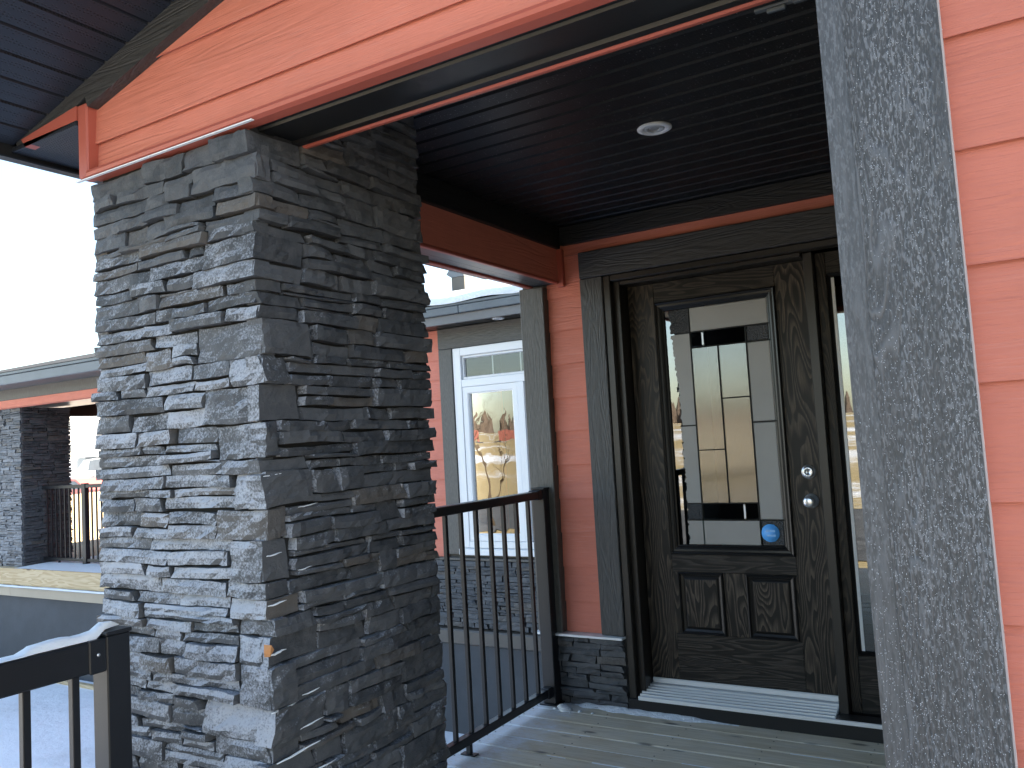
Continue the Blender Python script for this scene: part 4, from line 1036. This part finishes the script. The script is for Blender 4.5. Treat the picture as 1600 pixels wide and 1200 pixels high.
for (ya, yb, za, h, xa, xb) in ((5.745, 6.9, -1.2345, 0.03, -10.98, -8.4), (5.705, 5.752, -1.4615, 0.022, -15, -8.4)):
    b0 = len(sn.v); 
    for i in range(n + 1):
        x = xa + (xb - xa) * i / n
        for k in range(7):
            a = k / 6; sn.v.append(V((x, ya + (yb - ya) * a + (0.008 * noise.noise(V((x * 4, a, 1))) if k < 6 else 0), za + h * (0.15 + min(1, math.sin(a * math.pi) * 2.5)) * (0.75 + 0.3 * noise.noise(V((x * 5, a * 3, 0)))) * sst(i, -1, 3))))
    for i in range(n):
        for k in range(6): sn.f.append([b0 + i * 7 + k, b0 + i * 7 + 7 + k, b0 + i * 7 + 8 + k, b0 + i * 7 + k + 1]); sn.sm.append(True)
tag(sn.build('deck_snow', m_snow), 'snow lying on the neighbouring deck and on its wood ledge', 'snow', kind='stuff')

# ------------------------------------------------------------------ beyond the neighbouring porch
def at(dx, dy, d): l = math.hypot(dx, dy); return dx / l * d, dy / l * d
hd = thing('plywood_hoarding', 'tan plywood hoarding standing in snow beyond the neighbouring railing', 'fence', (-23.5, 14, gh(-23.5, 14)))
for k in range(5): box('plywood_sheet', m_raw, hd, (-23.5, 10.5 + k * 1.225, gh(-23.5, 14) + 0.05), (-23.46, 11.715 + k * 1.225, -0.80 + 0.02 * (k % 2)), 0.004)
def car(label, x, y, rot, col, h=1.45):
    z = gh(x, y); t = thing('parked_car', label, 'car', (x, y, z)); t.rotation_euler = (0, 0, rot)
    m = plain('car_paint_' + label.split()[0], col, 0.3)
    bm = MB(); P = [(-2.2, 0.35), (2.2, 0.35), (2.25, 0.70), (2.1, 0.88), (1.1, 0.95), (0.45, h - 0.03), (-0.9, h), (-1.75, h - 0.12), (-2.15, 0.98), (-2.25, 0.7)]
    o_ = V((0, -0.85, 0)); bm.prism(frame(V((x, y, z)) + o_, (1, 0, 0), (0, -1, 0)), [(a, b) for a, b in P], 0, -1.7); bm.build('body', m, t)
    MB().prism(frame(V((x, y, z)) + o_, (1, 0, 0), (0, -1, 0)), [(-1.6, 0.98), (0.95, 0.98), (0.42, h - 0.12), (-0.9, h - 0.08), (-1.5, h - 0.16)], 0.008, -1.708).build('window', m_greymetal, t)
    for a in (-1.35, 1.4):
        for s in (-0.80, 0.80): 
            w = MB().lathe((x + a, y + s - 0.1, z + 0.33), (0, 1, 0), [(0, 0.2), (0, 0.33), (0.2, 0.33), (0.2, 0.2)], 20).build('wheel', m_dark, t)
    for s in (-0.6, 0.6): MB().box((x + 2.2, y + s - 0.15, z + 0.62), (x + 2.27, y + s + 0.15, z + 0.74), 0.02).build('headlight', m_vinyl, t)
car('red parked car in the distance beyond the neighbouring porch', -36, 21.9, rad(12), (0.46, 0.13, 0.11))
car('dark grey parked car far off behind the red car', -47, 29.6, rad(-20), (0.05, 0.055, 0.06), 1.6)
car('white parked car far off to the right of the grey car', -44.5, 29.2, rad(60), (0.6, 0.6, 0.58), 1.7)
bx, by = -86, 50; bz = gh(bx, by)
wb = thing('site_building', 'long white two storey building far beyond the neighbouring porch', 'building', (bx, by, bz))
m_bw = plain('white_cladding', (0.74, 0.72, 0.68), 0.7)
box('wall', m_bw, wb, (bx - 6, by - 7, bz - 1), (bx, by + 8, bz + 5.2), 0); box('roof', m_snow, wb, (bx - 6.4, by - 7.4, bz + 5.21), (bx + 0.4, by + 8.4, bz + 5.6), 0.05)
for k in range(9):
    for zz in (0.9, 3.2): box('window', m_greymetal, wb, (bx + 0.005, by - 6.3 + k * 1.6, bz + zz), (bx + 0.06, by - 5.2 + k * 1.6, bz + zz + 0.7), 0)

# ------------------------------------------------------------------ across the street (seen mirrored in the glass)
random.seed(5)
for k in range(9):
    x = -72 + k * 6.2; y = -55 + 0.6 * math.sin(k); z = gh(x, y)
    t = thing('safety_barrier', 'red safety barrier panel in a row across the street', 'barrier', (x, y, z), 'red barriers across the street')
    box('panel', plain('barrier_red', (0.34, 0.12, 0.10), 0.5), t, (x - 1.9, y - 0.05, z + 0.15), (x + 1.9, y + 0.05, z + 1.05), 0.02)
    for s in (-2.0, 2.0): box('foot', m_greymetal, t, (x + s - 0.08, y - 0.4, z - 0.2), (x + s + 0.08, y + 0.4, z + 0.149), 0.01)
tl = MB()
for k in range(1100):
    x = -260 + k * 0.42 + random.uniform(-1, 1); y = -135 + random.uniform(-12, 12); z = gh(x, y); h = random.uniform(2.5, 6.5)
    tl.lathe((x, y, z - 0.3), (0, 0, 1), [(0, 0.3), (h * .25, random.uniform(.5, 1.0)), (h * .55, random.uniform(.4, .9)), (h * .8, 0.35), (h, 0.1)], 6, False)
tag(tl.build('distant_treeline', plain('bare_brush', (0.13, 0.10, 0.08), 0.9, 0.7, 0.3, var=0.4)), 'low brown line of bare trees along the far horizon', 'trees', kind='stuff')
def bare_tree(x, y, h, seed, label):
    random.seed(seed); z = gh(x, y); t = thing('bare_tree', label, 'tree', (x, y, z)); trunk = MB(); cr = MB()
    def grow(p, d, L, r, lev):
        pts = [p]; rr = [r]; q = p.copy(); dd = d.copy()
        for i in range(4):
            dd = (dd + V((random.uniform(-.18, .18), random.uniform(-.18, .18), random.uniform(-.04, .14)))).normalized(); q = q + dd * L / 4; pts.append(q.copy()); rr.append(r * (1 - 0.14 * (i + 1)))
        (trunk if lev == 0 else cr).tube(pts, rr, 6 if lev < 2 else 4)
        if lev < 5:
            for i in range(4 if lev in (0, 3) else 3):
                k = random.randint(1, 4); e = (dd + V((random.uniform(-1, 1), random.uniform(-1, 1), random.uniform(-.1, .7))) * 0.75).normalized(); grow(pts[k], e, L * random.uniform(.5, .75), rr[k] * 0.6, lev + 1)
    grow(V((x, y, z - 0.1)), V((0.05, 0, 1)), h * 0.45, 0.055, 0)
    m = plain('tan_bark', (0.10, 0.075, 0.05), 0.85)
    trunk.build('trunk', m, t); cr.build('branches', m, t)
bare_tree(-13.9, -9.2, 6.5, 3, 'tall bare young tree on the verge across the street')
bare_tree(-22, -19, 6.0, 9, 'bare tree standing further back in the dry field')
